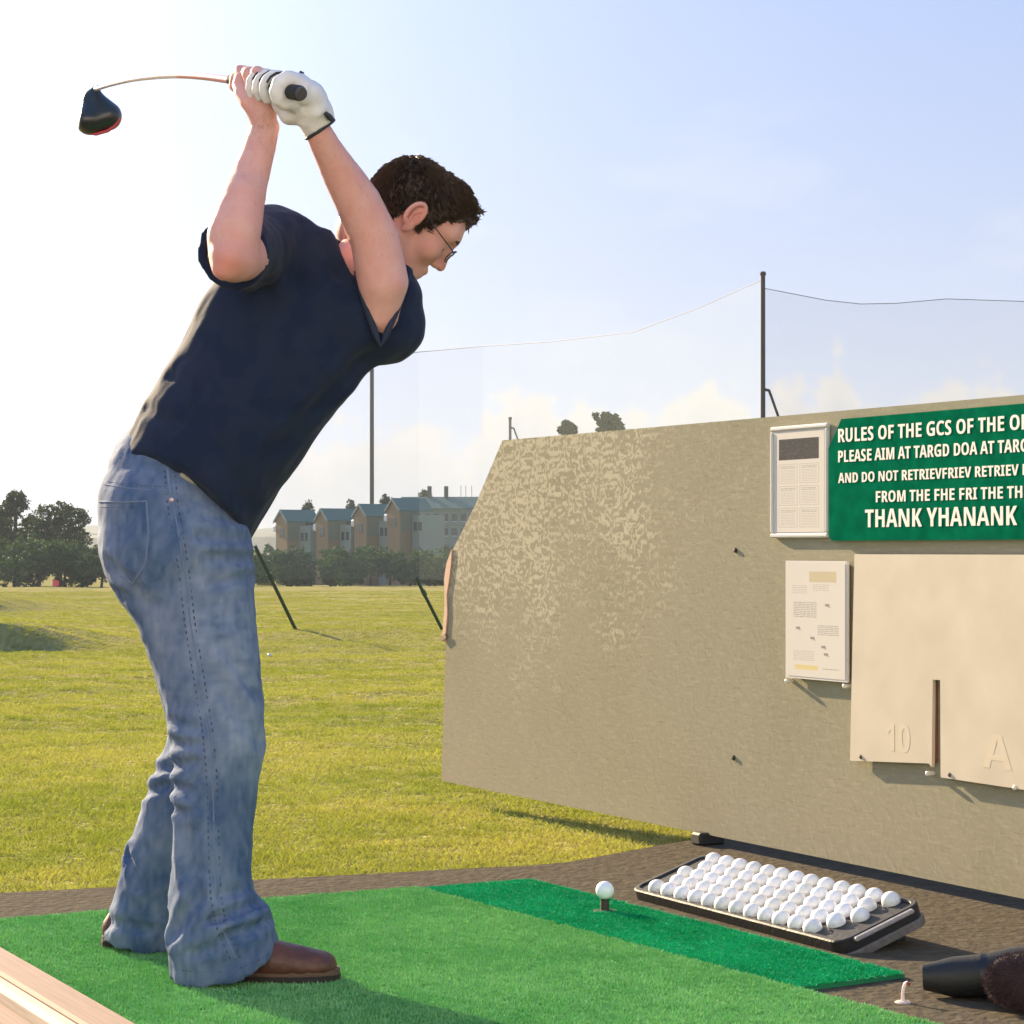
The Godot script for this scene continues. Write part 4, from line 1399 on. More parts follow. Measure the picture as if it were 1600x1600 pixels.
# surface nets; appends to out = [verts, normals, colors, indices]
func skin_surface(out: Array, tint: Callable):
	var nx := g_dim.x; var ny := g_dim.y; var nxy := g_dim.x * g_dim.y
	var ids := PackedInt32Array(); ids.resize(g_val.size()); ids.fill(-1)
	var verts: PackedVector3Array = out[0]
	var first := verts.size()
	var co := [0, 1, nx, nx + 1, nxy, nxy + 1, nxy + nx, nxy + nx + 1]
	var off := [Vector3(0, 0, 0), Vector3(1, 0, 0), Vector3(0, 1, 0), Vector3(1, 1, 0), Vector3(0, 0, 1), Vector3(1, 0, 1), Vector3(0, 1, 1), Vector3(1, 1, 1)]
	var edges := [[0, 1], [2, 3], [4, 5], [6, 7], [0, 2], [1, 3], [4, 6], [5, 7], [0, 4], [1, 5], [2, 6], [3, 7]]
	var lim := g_cell * 7.0
	for z in g_dim.z - 1:
		for y in ny - 1:
			var row := z * nxy + y * nx
			for x in nx - 1:
				var b := row + x
				var v := g_val[b]
				if v > lim or v < -lim: continue
				var s := 0
				if v < 0.0: s += 1
				if g_val[b + 1] < 0.0: s += 1
				if g_val[b + nx] < 0.0: s += 1
				if g_val[b + nx + 1] < 0.0: s += 1
				if g_val[b + nxy] < 0.0: s += 1
				if g_val[b + nxy + 1] < 0.0: s += 1
				if g_val[b + nxy + nx] < 0.0: s += 1
				if g_val[b + nxy + nx + 1] < 0.0: s += 1
				if s == 0 or s == 8: continue
				var acc := Vector3.ZERO
				var cnt := 0
				for e in edges:
					var p := g_val[b + co[e[0]]]; var q := g_val[b + co[e[1]]]
					if (p < 0.0) != (q < 0.0):
						acc += off[e[0]].lerp(off[e[1]], p / (p - q))
						cnt += 1
				ids[b] = verts.size()
				verts.append(g_org + (Vector3(x, y, z) + acc / cnt) * g_cell)
	var idx := PackedInt32Array()
	var steps := [[1, nx, nxy], [nx, nxy, 1], [nxy, 1, nx]]
	for z in range(1, g_dim.z - 1):
		for y in range(1, ny - 1):
			var row := z * nxy + y * nx
			for x in range(1, nx - 1):
				var b := row + x
				if ids[b] < 0: continue
				var v := g_val[b] < 0.0
				for s in steps:
					var w := g_val[b + s[0]] < 0.0
					if v == w: continue
					var a0 := ids[b - s[1] - s[2]]; var a1 := ids[b - s[2]]; var a2 := ids[b]; var a3 := ids[b - s[1]]
					if a0 < 0 or a1 < 0 or a2 < 0 or a3 < 0: continue
					if v: idx.append_array([a0, a2, a1, a0, a3, a2])
					else: idx.append_array([a0, a1, a2, a0, a2, a3])
	var norms := PackedVector3Array(); norms.resize(verts.size() - first)
	for i in range(0, idx.size(), 3):
		var n := (verts[idx[i + 2]] - verts[idx[i]]).cross(verts[idx[i + 1]] - verts[idx[i]])
		for k in 3: norms[idx[i + k] - first] += n
	var cs: PackedColorArray = out[2]
	for i in norms.size():
		norms[i] = norms[i].normalized()
		cs.append(tint.call(verts[first + i], norms[i]))
	out[0] = verts
	var on: PackedVector3Array = out[1]; on.append_array(norms); out[1] = on
	out[2] = cs
	var oi: PackedInt32Array = out[3]; oi.append_array(idx); out[3] = oi

func fresh() -> Array:
	return [PackedVector3Array(), PackedVector3Array(), PackedColorArray(), PackedInt32Array()]

func finish(out: Array) -> ArrayMesh:
	var arr := []
	arr.resize(Mesh.ARRAY_MAX)
	arr[Mesh.ARRAY_VERTEX] = out[0]; arr[Mesh.ARRAY_NORMAL] = out[1]; arr[Mesh.ARRAY_COLOR] = out[2]; arr[Mesh.ARRAY_INDEX] = out[3]
	var am := ArrayMesh.new()
	am.add_surface_from_arrays(Mesh.PRIMITIVE_TRIANGLES, arr)
	return am

# joints from places in the photograph: [x, y, depth, half width in pixels, flatten]
func jp(list: Array) -> Array:
	var out := []
	for q in list:
		out.append([P(q[0], q[1], q[2]), q[3] * q[2] / FL, q[4] if q.size() > 4 else 1.0])
	return out

func seg_dist(p: Vector3, a: Vector3, b: Vector3) -> float:
	var ba := b - a
	var h := clampf((p - a).dot(ba) / ba.length_squared(), 0.0, 1.0)
	return (p - a - ba * h).length()

# ---------------------------------------------------------------- the golfer
var head_o := Vector3.ZERO
var head_f := Vector3.ZERO
var head_u := Vector3.ZERO
var head_l := Vector3.ZERO
var grip_a := Vector3.ZERO
var grip_b := Vector3.ZERO

func hp(f: float, u: float, l: float) -> Vector3:
	return head_o + head_f * f + head_u * u + head_l * l

func hj(f: float, u: float, l: float, r: float, s := 1.0) -> Array:
	return [hp(f, u, l), r, s]

func loop_joints(t: float, a0: float, a1: float, rad: float, r0: float, r1: float, n := 6, skew := 0.0) -> Array:
	# a finger bent round the grip at t, from angle a0 to a1 (0 = up, 90 = towards the camera)
	var ax := (grip_b - grip_a).normalized()
	var up := (Vector3.UP - ax * ax.y).normalized()
	var fr := ax.cross(up)
	if fr.z < 0.0: fr = -fr
	var out := []
	for i in n:
		var f := float(i) / (n - 1)
		var a := deg_to_rad(lerpf(a0, a1, f))
		out.append([grip_a.lerp(grip_b, t + skew * f) + (up * cos(a) + fr * sin(a)) * rad, lerpf(r0, r1, f), 1.0])
	return out

func setup_person():
	grip_a = P(470, 146, 4.10)
	grip_b = P(366, 126, 4.31)
	var foot := Vector3(-0.60, 0.012, -4.5)
	var who := thing("person", foot, "golfer in navy polo shirt and blue jeans at the top of a backswing", "person")
	var back := -foot
	var fold := noise(401, 1.0, 3)
	var blotch := noise(402, 1.0, 3)
	# ---- skin
	head_o = P(646, 342, 4.50)
	head_u = Vector3(0.743, 0.669, 0.0).normalized()
	head_f = Vector3(0.669 * 0.97, -0.743 * 0.97, -0.22).normalized()
	head_l = head_f.cross(head_u).normalized()
	if head_l.z > 0.0: head_l = -head_l
	var skin_tint := func(p: Vector3, n: Vector3) -> Color:
		var k := 0.5 + 0.5 * blotch.get_noise_3d(p.x * 22.0, p.y * 22.0, p.z * 22.0) + 0.25 * blotch.get_noise_3d(p.x * 90.0, p.y * 90.0, p.z * 90.0)
		var c := Vector3(0.66, 0.385, 0.325).lerp(Vector3(0.62, 0.295, 0.245), clampf(k, 0, 1))
		# ruddy elbow, knuckles, ear and nose
		for q in [[P(352, 415, 4.11), 0.045, 0.8], [P(395, 118, 4.25), 0.03, 0.5], [hp(0.112, -0.022, 0), 0.022, 0.8], [hp(-0.005, 0.0, -0.08), 0.03, 0.9], [hp(0.07, -0.025, -0.04), 0.04, 0.5]]:
			var w: float = q[2] * exp(-pow(p.distance_to(q[0]) / q[1], 2.0))
			c = c.lerp(Vector3(0.58, 0.22, 0.165), clampf(w, 0, 1))
		return Color(c.x, c.y, c.z)
	var body := fresh()
	# legs and pelvis inside the jeans
	field([
		{"j": jp([[275, 800, 4.5, 86, 1.3], [278, 850, 4.5, 88, 1.3]]), "k": 0.03},
		{"j": jp([[290, 890, 4.43, 70], [338, 1160, 4.39, 48], [336, 1280, 4.38, 44], [338, 1480, 4.36, 30]]), "k": 0.03},
		{"j": jp([[286, 890, 4.57, 70], [318, 1150, 4.64, 46], [262, 1320, 4.69, 42], [236, 1465, 4.72, 28]]), "k": 0.03}], 0.016)
	skin_surface(body, skin_tint)
	# trunk, neck and arms
	var arm_r := jp([[428, 388, 4.42, 40], [366, 402, 4.17, 40], [365, 372, 4.165, 42], [380, 310, 4.19, 33], [399, 250, 4.215, 27], [414, 198, 4.24, 22.5]])
	var arm_l := jp([[594, 534, 4.412, 9], [597, 492, 4.38, 27], [598, 440, 4.36, 40], [586, 376, 4.345, 39], [561, 320, 4.32, 36], [535, 274, 4.285, 30], [511, 232, 4.245, 24], [498, 206, 4.22, 21]])
	field([
		{"j": jp([[285, 790, 4.49, 96, 0.9], [400, 600, 4.46, 108, 0.7], [460, 505, 4.46, 108, 0.6]]), "k": 0.02},
		{"j": jp([[440, 400, 4.44, 44], [520, 440, 4.46, 50], [600, 500, 4.46, 42]]), "k": 0.03},
		{"j": jp([[536, 440, 4.45, 47], [618, 362, 4.50, 46]]), "k": 0.02},
		{"j": arm_r, "k": 0.012}, {"j": arm_l, "k": 0.016},
		{"j": jp([[357, 405, 4.135, 27], [352, 418, 4.135, 20]]), "k": 0.02},
		{"j": jp([[372, 345, 4.155, 27], [381, 305, 4.17, 24]]), "k": 0.03}], 0.0075)
	var crease := func(p: Vector3, d: float) -> float:
		var e := seg_dist(p, P(566, 402, 4.325), P(596, 396, 4.31))
		d += 0.004 * exp(-pow(e / 0.007, 2.0))
		return d + 0.0018 * fold.get_noise_3d(p.x * 15.0, p.y * 8.0, p.z * 15.0) + 0.0009 * fold.get_noise_3d(p.x * 60.0, p.y * 40.0, p.z * 60.0)
	adjust(crease)
	skin_surface(body, skin_tint)
	# head
	var face := [
		{"j": [hj(-0.036, 0.030, 0, 0.067, 1.1), hj(0.018, 0.042, 0, 0.067, 1.08)], "k": 0.02, "n": head_l},
		{"j": [hj(0.034, 0.02, 0, 0.060, 0.98), hj(0.042, -0.045, 0, 0.048, 0.95)], "k": 0.025, "n": head_l},
		{"j": [hj(-0.035, -0.005, 0, 0.060), hj(-0.05, -0.09, 0.0, 0.056)], "k": 0.02},
		{"j": [hj(0.075, -0.084, 0, 0.018), hj(0.068, -0.09, 0, 0.020)], "k": 0.022},
		{"j": [hj(0.086, 0.022, 0, 0.0085), hj(0.107, -0.022, 0, 0.0105)], "k": 0.014},
		{"j": [hj(0.086, -0.054, -0.012, 0.0065), hj(0.092, -0.053, 0, 0.0085), hj(0.086, -0.054, 0.012, 0.0065)], "k": 0.008},
		{"j": [hj(0.084, -0.067, -0.012, 0.0065), hj(0.089, -0.067, 0, 0.0085), hj(0.084, -0.067, 0.012, 0.0065)], "k": 0.008}]
	for s in [-1, 1]:
		face.append({"j": [hj(-0.002, -0.045, s * 0.046, 0.022), hj(0.058, -0.083, s * 0.02, 0.020)], "k": 0.024})
		face.append({"j": [hj(0.082, 0.033, s * 0.014, 0.0115), hj(0.068, 0.035, s * 0.044, 0.012)], "k": 0.016})
		face.append({"j": [hj(0.058, -0.018, s * 0.036, 0.026)], "k": 0.02})
		face.append({"j": [hj(0.097, -0.027, s * 0.012, 0.0082)], "k": 0.008})
		face.append({"j": [hj(0.093, 0.011, s * 0.031, 0.0145)], "k": 0.012, "cut": true})
		face.append({"j": [hj(0.0715, 0.010, s * 0.030, 0.0128)], "k": 0.004})
		# ear: helix ring, lobe and bowl
		var ring := []
		for i in 13:
			var a := lerpf(-2.1, 3.3, i / 12.0)
			ring.append(hj(-0.012 - 0.017 * sin(a) * 0.9, 0.004 + 0.0245 * cos(a), s * (0.083 + 0.006 * sin(a) + 0.003), 0.0050))
		face.append({"j": ring, "k": 0.004})
		face.append({"j": [hj(0.0, -0.022, s * 0.079, 0.008), hj(-0.004, -0.03, s * 0.080, 0.007)], "k": 0.008})
		face.append({"j": [hj(-0.012, 0.014, s * 0.077, 0.015, 0.4), hj(-0.008, -0.012, s * 0.076, 0.014, 0.4)], "k": 0.006, "n": head_l})
		face.append({"j": [hj(0.002, -0.004, s * 0.082, 0.0058)], "k": 0.004})
		face.append({"j": [hj(-0.006, 0.018, s * 0.083, 0.0034), hj(-0.016, 0.004, s * 0.084, 0.0036), hj(-0.011, -0.013, s * 0.083, 0.0036)], "k": 0.003})
	field(face, 0.0034, 0.012)
	skin_surface(body, skin_tint)
	# bare hand on the lower part of the grip
	var hand := [{"j": jp([[405, 230, 4.226, 23.5], [412, 202, 4.237, 21.5], [411, 175, 4.228, 21.5, 0.85]]), "k": 0.014}]
	# back of the hand towards the camera, knuckles over the top of the grip, fingers closing behind it
	var kn := [[378, 124, 4.262], [389, 116, 4.235], [402, 114, 4.21], [413, 118, 4.195]]
	for i in 4:
		var k: Array = kn[i]
		hand.append({"j": jp([[412 - (3 - i) * 2, 182, 4.232, 13], [lerpf(410, k[0], 0.55), lerpf(182, k[1], 0.55), lerpf(4.225, k[2], 0.6), 12.5], [k[0], k[1], k[2], 10.5]]), "k": 0.009})
		var t: float = (470.0 - k[0]) / 104.0
		var fj: Array = loop_joints(t, 48.0, -165.0, 0.0235, 0.0094, 0.0078, 8, 0.02)
		fj[0] = [P(k[0], k[1], k[2]), 0.0115, 1.0]
		hand.append({"j": fj, "k": 0.005})
	# thumb along the side of the grip
	hand.append({"j": jp([[402, 178, 4.232, 13], [386, 160, 4.225, 11], [376, 145, 4.24, 9.5], [371, 133, 4.26, 8.5]]), "k": 0.008})
	# crooked forefinger
	hand.append({"j": jp([[378, 124, 4.262, 10], [368, 122, 4.275, 9], [366, 134, 4.282, 8.5], [374, 142, 4.285, 7.5]]), "k": 0.004})
	field(hand, 0.0025, 0.012)
	skin_surface(body, skin_tint)
	var skin_m := vmat(0.52, 0.4)
	skin_m.subsurf_scatter_enabled = true
	skin_m.subsurf_scatter_strength = 0.12
	skin_m.normal_enabled = true
	skin_m.normal_texture = relief(411, 0.11, 4, 2.6)
	skin_m.uv1_triplanar = true
	skin_m.uv1_scale = Vector3.ONE * 14.0
	var bd := put("body", finish(body), skin_m, who, back)
	# fine hair on the forearms
	var hb := start()
	var brng := RandomNumberGenerator.new()
	brng.seed = 31
	var bv: PackedVector3Array = body[0]; var bn: PackedVector3Array = body[1]
	var made := 0
	for i in 60000:
		if made > 2400: break
		var k := brng.randi() % bv.size()
		var p := bv[k]
		var near := minf(seg_dist(p, P(362, 380, 4.165), P(408, 215, 4.235)), seg_dist(p, P(586, 376, 4.345), P(515, 240, 4.25)))
		if near > 0.055 or p.y < 1.38: continue
		made += 1
		p += Vector3(brng.randfn(), brng.randfn(), brng.randfn()) * 0.002
		var n := bn[k]
		var flow := Vector3(0.25, -1.0, 0.0) + Vector3(brng.randfn(), brng.randfn(), brng.randfn()) * 0.4
		flow = (flow - n * flow.dot(n)).normalized()
		var sd := flow.cross(n) * 0.00028
		tri(hb, p - sd, p + flow * brng.randf_range(0.006, 0.012) + n * 0.0025, p + sd)
	put("arm_hair", flat_normals(hb), mat(0.34, 0.19, 0.11, 0.7), bd).set_meta("kind", "stuff")
	# ---- face details
	for s in [-1, 1]:
		var br := tube([hp(0.094, 0.030, s * 0.014), hp(0.092, 0.034, s * 0.030), hp(0.080, 0.031, s * 0.047)], [0.003, 0.0036, 0.002], 8)
		put("eyebrow", br, mat(0.06, 0.035, 0.022, 0.9), who, back)
		put("eyelashes", tube([hp(0.0835, 0.002, s * 0.026), hp(0.0815, 0.001, s * 0.036), hp(0.0735, 0.002, s * 0.0435), hp(0.068, 0.004, s * 0.047)], [0.0012, 0.0018, 0.0014, 0.0008], 6), mat(0.03, 0.018, 0.012, 0.8), who, back)
	# ---- hair
	var line := [[-0.14, -0.052], [-0.045, -0.046], [-0.034, -0.03], [-0.027, 0.026], [-0.018, 0.036], [0.004, 0.032], [0.010, -0.010], [0.028, -0.006], [0.034, 0.036], [0.046, 0.052], [0.060, 0.068], [0.085, 0.076], [0.14, 0.080]]
	var low := func(f: float) -> float:
		for i in line.size() - 1:
			if f < line[i + 1][0]: return lerpf(line[i][1], line[i + 1][1], (f - line[i][0]) / (line[i + 1][0] - line[i][0]))
		return 0.078
	field([
		{"j": [hj(-0.037, 0.031, 0, 0.0745, 1.09), hj(0.016, 0.045, 0, 0.0735, 1.07)], "k": 0.015, "n": head_l},
		{"j": [hj(-0.045, -0.005, 0, 0.064), hj(-0.05, -0.05, 0.0, 0.060)], "k": 0.02},
		{"j": [hj(0.035, 0.03, 0, 0.063)], "k": 0.01},
		{"j": [hj(0.02, 0.098, -0.02, 0.022), hj(0.052, 0.100, -0.01, 0.017), hj(0.074, 0.110, 0.0, 0.005)], "k": 0.014},
		{"j": [hj(0.02, 0.098, 0.025, 0.022), hj(0.055, 0.096, 0.02, 0.017), hj(0.078, 0.092, 0.02, 0.008)], "k": 0.014}], 0.004, 0.012)
	adjust(func(p: Vector3, d: float) -> float:
		var q := p - head_o
		var f := q.dot(head_f); var u := q.dot(head_u); var l := q.dot(head_l)
		d += 0.003 * fold.get_noise_3d(f * 60.0, u * 60.0, l * 60.0) + 0.003 * fold.get_noise_3d(f * 40.0 + 9.0, u * 200.0, l * 200.0)
		var e: float = (low.call(f) - u) * 0.8 + 0.006 * fold.get_noise_3d(f * 120.0, l * 120.0, 3.0)
		return max(d, e))
	var hair := fresh()
	skin_surface(hair, func(p: Vector3, n: Vector3) -> Color:
		var k := 0.5 + 0.5 * fold.get_noise_3d(p.x * 60.0, p.y * 60.0, p.z * 60.0)
		var c := Vector3(0.024, 0.015, 0.010).lerp(Vector3(0.075, 0.044, 0.027), clampf(k, 0, 1))
		return Color(c.x, c.y, c.z))
	var hm := vmat(0.6, 0.4)
	var hr := put("hair", finish(hair), hm, who, back)
	var rng := RandomNumberGenerator.new()
	rng.seed = 12
	var hs := start()
	var hv: PackedVector3Array = hair[0]; var hn: PackedVector3Array = hair[1]
	for i in 18000:
		var k := rng.randi() % hv.size()
		var p := hv[k]; var n := hn[k]
		if n.dot(p - head_o) < 0.0: continue
		var q := p - head_o
		var flow := head_f * 0.8 + head_u * (0.3 if q.dot(head_f) > 0.02 else -0.7) + Vector3(rng.randfn(), rng.randfn(), rng.randfn()) * 0.22
		flow = (flow - n * flow.dot(n)).normalized()
		var len_ := rng.randf_range(0.008, 0.02)
		var tip := p + flow * len_ + n * rng.randf_range(0.0005, 0.0035)
		var mid := p + flow * len_ * 0.5 + n * 0.0035
		var sd := flow.cross(n) * 0.00045
		tri(hs, p - sd - n * 0.002, mid, p + sd - n * 0.002)
		tri(hs, p + sd - n * 0.002, mid, tip)
	var strands := put("strands", flat_normals(hs), mat(0.058, 0.036, 0.023, 0.55), hr)
	strands.set_meta("kind", "stuff")
	# ---- glasses
	var metal := mat(0.06, 0.06, 0.07, 0.3, 0.8)
	var gl := Node3D.new()
	gl.name = "glasses"
	who.add_child(gl, true)
	gl.position = back
	for s in [-1, 1]:
		var rim := []
		var rr := []
		for i in 17:
			var a := TAU * i / 16.0
			rim.append(hp(0.104 - 0.004 * absf(cos(a)), 0.004 + 0.0155 * sin(a), s * (0.033 + 0.023 * cos(a))))
			rr.append(0.0014)
		put("rim", tube(rim, rr, 6), metal, gl)
		put("temple", tube([hp(0.101, 0.010, s * 0.057), hp(0.092, 0.012, s * 0.074), hp(0.03, 0.016, s * 0.081), hp(-0.01, 0.022, s * 0.084)], [0.0014, 0.0014, 0.0012, 0.0012], 6), metal, gl)
		var ls := start()
		for i in 16:
			tri(ls, hp(0.103, 0.004, s * 0.033), rim[i], rim[i + 1])
		var lens := mat(0.9, 0.95, 0.95, 0.03)
		lens.transparency = BaseMaterial3D.TRANSPARENCY_ALPHA
		lens.albedo_color.a = 0.12
		put("lens", flat_normals(ls), lens, gl)
	put("bridge", tube([hp(0.104, 0.008, -0.010), hp(0.108, 0.011, 0.0), hp(0.104, 0.008, 0.010)], [0.0013, 0.0013, 0.0013], 6), metal, gl)
	# ---- glove
	var glv := [
		{"j": jp([[500, 204, 4.222, 26], [492, 180, 4.205, 30, 0.9], [478, 158, 4.19, 34, 0.85], [456, 146, 4.195, 33, 0.9]]), "k": 0.014},
		{"j": jp([[494, 172, 4.18, 16], [488, 146, 4.165, 15], [470, 128, 4.165, 13], [452, 122, 4.175, 11]]), "k": 0.012},
		{"j": jp([[452, 178, 4.20, 17], [438, 160, 4.205, 13]]), "k": 0.014}]
	# heel of the hand closing round the butt of the grip
	glv.append({"j": loop_joints(0.16, -100.0, 215.0, 0.0225, 0.0155, 0.0145, 9, 0.04), "k": 0.022})
	var gt := [0.355, 0.46, 0.56]
	for i in 3:
		glv.append({"j": loop_joints(gt[i], -70.0, 150.0 - i * 8.0, 0.0252 - 0.0004 * i, 0.0103 - 0.0004 * i, 0.0088, 8, 0.02), "k": 0.0045})
	field(glv, 0.0027, 0.012)
	var cuff := plane3(P(479, 214, 4.22), P(521, 186, 4.22), P(500, 204, 4.16), P(480, 160, 4.2))
	clip(cuff[0], cuff[1], 0.003)
	adjust(func(p: Vector3, d: float) -> float: return d + 0.0018 * fold.get_noise_3d(p.x * 45.0, p.y * 45.0, p.z * 45.0))
	var gv := fresh()
	skin_surface(gv, func(p: Vector3, n: Vector3) -> Color:
		var k := 0.5 + 0.5 * blotch.get_noise_3d(p.x * 30.0, p.y * 30.0, p.z * 30.0)
		var c := Vector3(0.74, 0.72, 0.70).lerp(Vector3(0.62, 0.60, 0.58), clampf(k, 0, 1))
		return Color(c.x, c.y, c.z))
	var gm := vmat(0.6, 0.4)
	var glove := put("glove", finish(gv), gm, who, back)
	# black cuff band and finger gussets
	var cp := []; var cr := []
	var cax: Vector3 = cuff[0]
	var cc := P(500, 202, 4.222)
	var e1 := (P(521, 186, 4.22) - P(479, 214, 4.22)).normalized()
	var e2 := cax.cross(e1).normalized()
	for i in 25:
		var a := TAU * i / 24.0
		cp.append(cc + e1 * cos(a) * 0.0315 + e2 * sin(a) * 0.030)
		cr.append(0.0032)
	put("cuff", tube(cp, cr, 8), mat(0.02, 0.022, 0.03, 0.6), glove)
	for t in [0.30, 0.412, 0.515]:
		var gj := loop_joints(t, -50.0, 72.0, 0.0310, 0.0028, 0.0022, 6)
		var pp := []; var rr := []
		for q in gj: pp.append(q[0]); rr.append(q[1])
		put("gusset", tube(pp, rr, 6), mat(0.015, 0.016, 0.02, 0.7), glove)
	put("closure_tab", tube([P(508, 176, 4.165), P(514, 182, 4.17), P(519, 187, 4.185)], [0.004, 0.006, 0.005], 8), mat(0.03, 0.032, 0.04, 0.6), glove)
	put("knuckle_tab", tube([P(468, 113, 4.17), P(474, 116, 4.17)], [0.004, 0.004], 8), mat(0.03, 0.035, 0.07, 0.6), glove)
	# ---- shirt
	field([
		{"j": jp([[270, 815, 4.50, 118, 1.12], [338, 690, 4.48, 124, 0.94], [392, 608, 4.46, 127, 0.80], [434, 540, 4.45, 138, 0.68], [452, 512, 4.45, 136, 0.66]]), "k": 0.03},
		{"j": jp([[424, 388, 4.43, 64], [500, 440, 4.46, 72], [560, 480, 4.46, 68], [605, 506, 4.46, 58]]), "k": 0.045},
		{"j": jp([[424, 388, 4.43, 62], [392, 392, 4.33, 58], [352, 394, 4.19, 60]]), "k": 0.03},
		{"j": jp([[605, 506, 4.46, 56], [620, 462, 4.44, 40], [632, 428, 4.43, 14]]), "k": 0.02},
		{"j": jp([[556, 500, 4.42, 50], [545, 440, 4.43, 26]]), "k": 0.03},
		{"j": jp([[372, 394, 4.27, 30], [349, 395, 4.19, 45], [345, 396, 4.02, 49]]), "k": 0.004, "cut": true},
		{"j": jp([[545, 410, 4.36, 34], [565, 376, 4.40, 46], [620, 330, 4.48, 50]]), "k": 0.004, "cut": true},
		{"j": jp([[482, 368, 4.425, 11], [508, 371, 4.40, 13], [522, 396, 4.385, 9], [546, 436, 4.372, 6]]), "k": 0.006},
		{"j": jp([[522, 416, 4.405, 12], [534, 432, 4.392, 13], [548, 444, 4.39, 11]]), "k": 0.012}], 0.0072)
	var sl_ax := (P(352, 394, 4.19) - P(392, 392, 4.33)).normalized()
	var se := P(352, 394, 4.222)
	# sleeve end
	var nx := g_dim.x; var nxy := g_dim.x * g_dim.y
	for z in g_dim.z:
		for y in g_dim.y:
			for x in nx:
				var b := z * nxy + y * nx + x
				if g_val[b] > 0.9: continue
				var p := g_org + Vector3(x, y, z) * g_cell
				var e := (p - se).dot(sl_ax)
				if e > -0.03 and e > g_val[b] and p.distance_to(se) < 0.16: g_val[b] = e
	var hem := plane3(P(172, 726, 4.50), P(397, 866, 4.50), P(292, 748, 4.36), P(450, 520, 4.45))
	clip(hem[0], hem[1], 0.004)
	var creases := [[P(264, 588, 4.56), P(310, 612, 4.37), 0.005, 0.013], [P(228, 638, 4.58), P(285, 668, 4.38), 0.006, 0.014], [P(415, 452, 4.33), P(470, 520, 4.32), 0.006, 0.014], [P(412, 440, 4.32), P(440, 640, 4.33), 0.005, 0.018], [P(585, 545, 4.34), P(500, 640, 4.35), 0.006, 0.018], [P(560, 560, 4.34), P(430, 700, 4.36), 0.005, 0.02], [P(545, 470, 4.34), P(520, 560, 4.33), 0.004, 0.013], [P(300, 640, 4.36), P(390, 790, 4.38), 0.005, 0.02], [P(470, 350, 4.36), P(455, 470, 4.34), 0.005, 0.016]]
	var ta := (P(452, 512, 4.45) - P(300, 760, 4.49)).normalized()
	creases = lay_creases(creases)
	adjust(func(p: Vector3, d: float) -> float:
		var along := p.dot(ta); var side := p - ta * along
		d += 0.007 * fold.get_noise_3d(side.x * 8.0 + along * 2.0, along * 3.5, side.z * 8.0) + 0.003 * fold.get_noise_3d(side.x * 24.0, along * 9.0, side.z * 24.0)
		for c in creases:
			if p.distance_to(c[0]) > c[4] + 0.06: continue
			var e := 1.0
			for i in c[1].size() - 1: e = minf(e, seg_dist(p, c[1][i], c[1][i + 1]))
			d += 1.25 * c[2] * (exp(-pow(e / c[3], 2.0)) - 0.45 * exp(-pow((e - c[3] * 1.9) / c[3], 2.0)))
		return d)
	var sh := fresh()
	skin_surface(sh, func(p: Vector3, n: Vector3) -> Color:
		var k := 0.5 + 0.5 * blotch.get_noise_3d(p.x * 12.0, p.y * 12.0, p.z * 12.0)
		var c := Vector3(0.0100, 0.0175, 0.040).lerp(Vector3(0.0140, 0.0225, 0.049), clampf(k, 0, 1))
		return Color(c.x, c.y, c.z))
	var sm := vmat(0.85, 0.3)
	sm.rim_enabled = true
	sm.rim = 0.15
	sm.normal_enabled = true
	sm.normal_texture = relief(421, 0.12, 3, 2.0)
	sm.uv1_triplanar = true
	sm.uv1_scale = Vector3.ONE * 9.0
	var shirt := put("shirt", finish(sh), sm, who, back)
	# hem of the far sleeve, open round the raised arm
	put("sleeve_hem", tube([P(642, 426, 4.40), P(632, 452, 4.372), P(618, 488, 4.362), P(603, 524, 4.358), P(595, 541, 4.362), P(587, 522, 4.356), P(573, 482, 4.352), P(560, 440, 4.358), P(555, 424, 4.37)], [0.003, 0.0062, 0.0068, 0.0066, 0.006, 0.0066, 0.0068, 0.006, 0.003], 8), mat(0.012, 0.020, 0.044, 0.85), shirt)
	# ---- jeans
	field([
		{"j": jp([[262, 745, 4.50, 92, 1.2], [262, 795, 4.50, 108, 1.25], [273, 845, 4.50, 118, 1.22], [282, 880, 4.50, 108, 1.2]]), "k": 0.03},
		{"j": jp([[287, 880, 4.43, 107, 0.78], [296, 908, 4.43, 101, 0.76], [308, 965, 4.42, 92, 0.8], [322, 1025, 4.41, 83, 0.85], [335, 1100, 4.40, 76, 0.9], [341, 1165, 4.39, 73, 0.95], [338, 1215, 4.385, 67, 1.0], [334, 1285, 4.38, 63, 1.0], [331, 1350, 4.375, 62, 1.05], [331, 1412, 4.37, 66, 1.05], [346, 1468, 4.36, 84, 0.92], [356, 1525, 4.36, 90, 0.88]]), "k": 0.035},
		{"j": jp([[284, 880, 4.57, 100, 0.78], [302, 965, 4.59, 84, 0.8], [318, 1060, 4.62, 72, 0.9], [326, 1140, 4.64, 60, 0.95], [313, 1185, 4.65, 58, 1.0], [299, 1220, 4.66, 60, 1.0], [277, 1290, 4.68, 62, 1.0], [251, 1370, 4.70, 61, 1.0], [236, 1430, 4.71, 63, 1.0], [226, 1500, 4.72, 66, 0.95]]), "k": 0.03},
		{"j": jp([[345, 1530, 4.34, 50, 0.9], [352, 1490, 4.36, 62, 0.9]]), "k": 0.004, "cut": true},
		{"j": jp([[224, 1510, 4.72, 50, 0.9], [228, 1474, 4.72, 50, 0.9]]), "k": 0.004, "cut": true}], 0.0078)
	var h1 := plane3(P(272, 1516, 4.36), P(443, 1476, 4.36), P(345, 1534, 4.285), P(330, 1300, 4.37))
